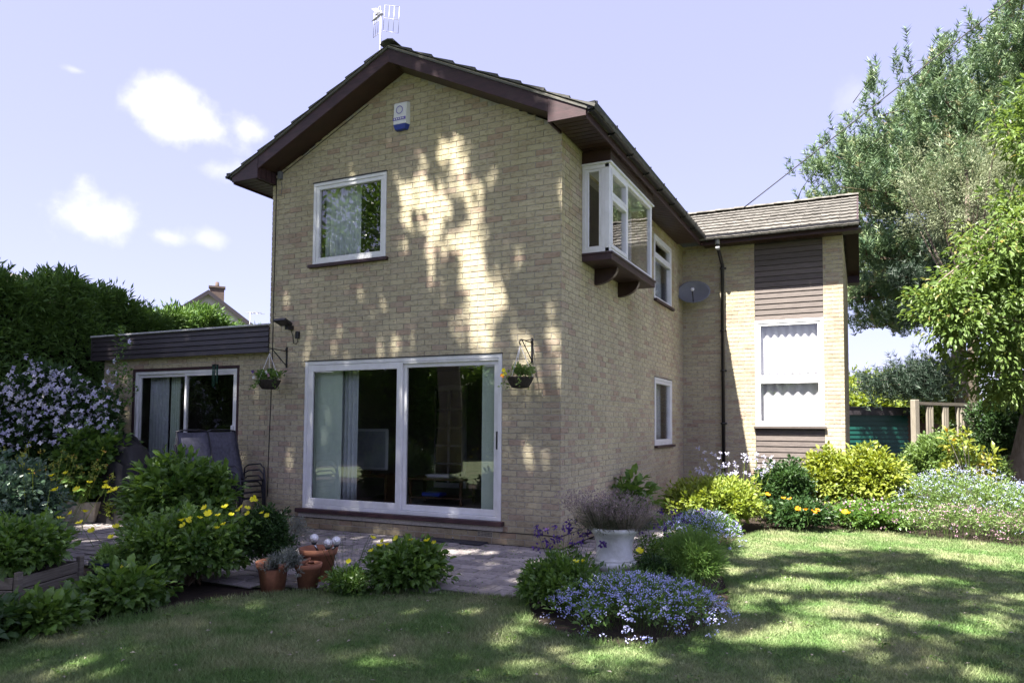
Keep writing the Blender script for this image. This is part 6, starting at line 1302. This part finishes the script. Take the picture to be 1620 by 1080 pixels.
def gable_house(name, label, c, w, dp, he, hr, rz, wallm, roofm, chim=None, brick=None):
    t = empty(name, (c[0], c[1], 0), rz, label, 'house'); m = MB(); m.prism([(-w/2, -.05), (w/2, -.05), (w/2, he), (0, hr-.15), (-w/2, he)], 0, dp); m.build('wall', wallm, t)
    for s in (-1, 1):
        k = (hr-he)/(w/2); e = w/2+.3; m = MB(); m.add([(0, -.3, hr), (s*e, -.3, hr-k*e), (s*e, dp+.3, hr-k*e), (0, dp+.3, hr), (0, -.3, hr-.14), (s*e, -.3, hr-k*e-.14), (s*e, dp+.3, hr-k*e-.14), (0, dp+.3, hr-.14)], [(0, 1, 2, 3), (4, 7, 6, 5), (0, 4, 5, 1), (1, 5, 6, 2), (2, 6, 7, 3), (3, 7, 4, 0)]); r = m.build('roof', roofm, t)
        m = MB(); m.add([(0, -.34, hr+.02), (s*e, -.34, hr-k*e+.02), (s*e, -.34, hr-k*e-.28), (0, -.34, hr-.28), (0, -.301, hr+.02), (s*e, -.301, hr-k*e+.02), (s*e, -.301, hr-k*e-.28), (0, -.301, hr-.28)], [(0, 1, 2, 3), (7, 6, 5, 4), (0, 4, 5, 1), (2, 6, 7, 3)]); m.build('bargeboard', M_darkclad, t)
    if chim: x, y, zt = chim; m = MB(); m.box(x-.45, x+.45, y-.3, y+.3, he, zt); m.box(x-.52, x+.52, y-.37, y+.37, zt+.001, zt+.12); m.lathe([(.14, zt+.12), (.11, zt+.45), (.09, zt+.45), (.1, zt+.12)], 10, (x, y, 0)); m.build('chimney', M_chim, r)
    return t
c = at(350, 480, d=46); h_ = float(at(342, 466, d=46)[2]); hb_ = gable_house('neighbour_house', 'neighbouring house with grey roof and brick chimney behind the left hedge', (c[0]-1.2, c[1]), 7.5, 9, h_-2.5, h_+.35, .86, M_render, M_darktile, (.5, 1.2, h_+.75))
c = at(0, 470, d=46); h_ = float(at(-30, 408, d=46)[2]); gable_house('neighbour_house', 'corner of a neighbouring roof just showing over the hedge at the left edge', (c[0]-3.4, c[1]), 7, 9, h_-2.8, h_, .3, M_render, M_tile)
c = at(1392, 640, d=60); h_ = float(at(1392, 616, d=60)[2]); gable_house('neighbour_house', 'distant brown gabled house beyond the garage', (c[0], c[1]), 3.4, 8, h_-1.8, h_, -.2, M_brown, M_render)
t = empty('distant_aerial', tuple(at(395, 520, d=44)), 0, 'thin television aerial beyond the extension roof', 'aerial'); z_ = float(at(395, 493, d=44)[2]-t.location[2]); m = MB(); m.tube([(0, 0, -1), (0, 0, z_)], .03, 5); m.tube([(-.2, 0, z_-.05), (.9, .3, z_-.15)], .02, 5)
for k in range(5): m.tube([(-.1+k*.2, -.25, z_-.08), (-.1+k*.2, .25, z_-.08)], .015, 4)
m.build('pole', M_alu, t)

# small things lying in the grass
def litter():
    n = 420; x = -2+RNG.random(n)*8; y = -5.4+RNG.random(n)*8; k = inpoly(LAWN, x, y); x, y = x[k], y[k]; n = len(x)
    tag(leaves('fallen_leaves', np.column_stack([x, y, np.full(n, .008)]), rdir(n)*[1, 1, .15], rdir(n)*.4+[0, 0, 1], .028*(.5+RNG.random(n)), .016, F_straw, None), 'scattered dry leaf scraps lying on the lawn', 'leaves', kind='stuff')
    n = 240; cx = -1.8+RNG.random(n)*7; cy = -5.3+RNG.random(n)*6; k = inpoly(LAWN, cx, cy); cx, cy = cx[k], cy[k]; n = len(cx); m = 14
    c = np.column_stack([np.repeat(cx, m)+RNG.normal(size=n*m)*.03, np.repeat(cy, m)+RNG.normal(size=n*m)*.03, RNG.random(n*m)*.012]); tag(leaves('weeds', c, rdir(n*m)*[1, 1, .3]+[0, 0, .25], rdir(n*m)*.4+[0, 0, 1], .024, .016, L_green, None), 'clover and small broad leaved weeds dotted through the lawn', 'weeds', kind='stuff')
    n = 700; P = np.array(LAWN[:33]); i = RNG.integers(0, 32, n); t_ = RNG.random((n, 1)); q = P[i]+(P[i+1]-P[i])*t_+RNG.normal(size=(n, 2))*.10; tag(leaves('soil_litter', np.column_stack([q, np.full(n, -.02)]), rdir(n)*[1, 1, .3], rdir(n)*.5+[0, 0, 1], .03*(.4+RNG.random(n)), .016, F_straw, None), 'dry leaf litter along the edges of the beds', 'leaf litter', kind='stuff')
litter()
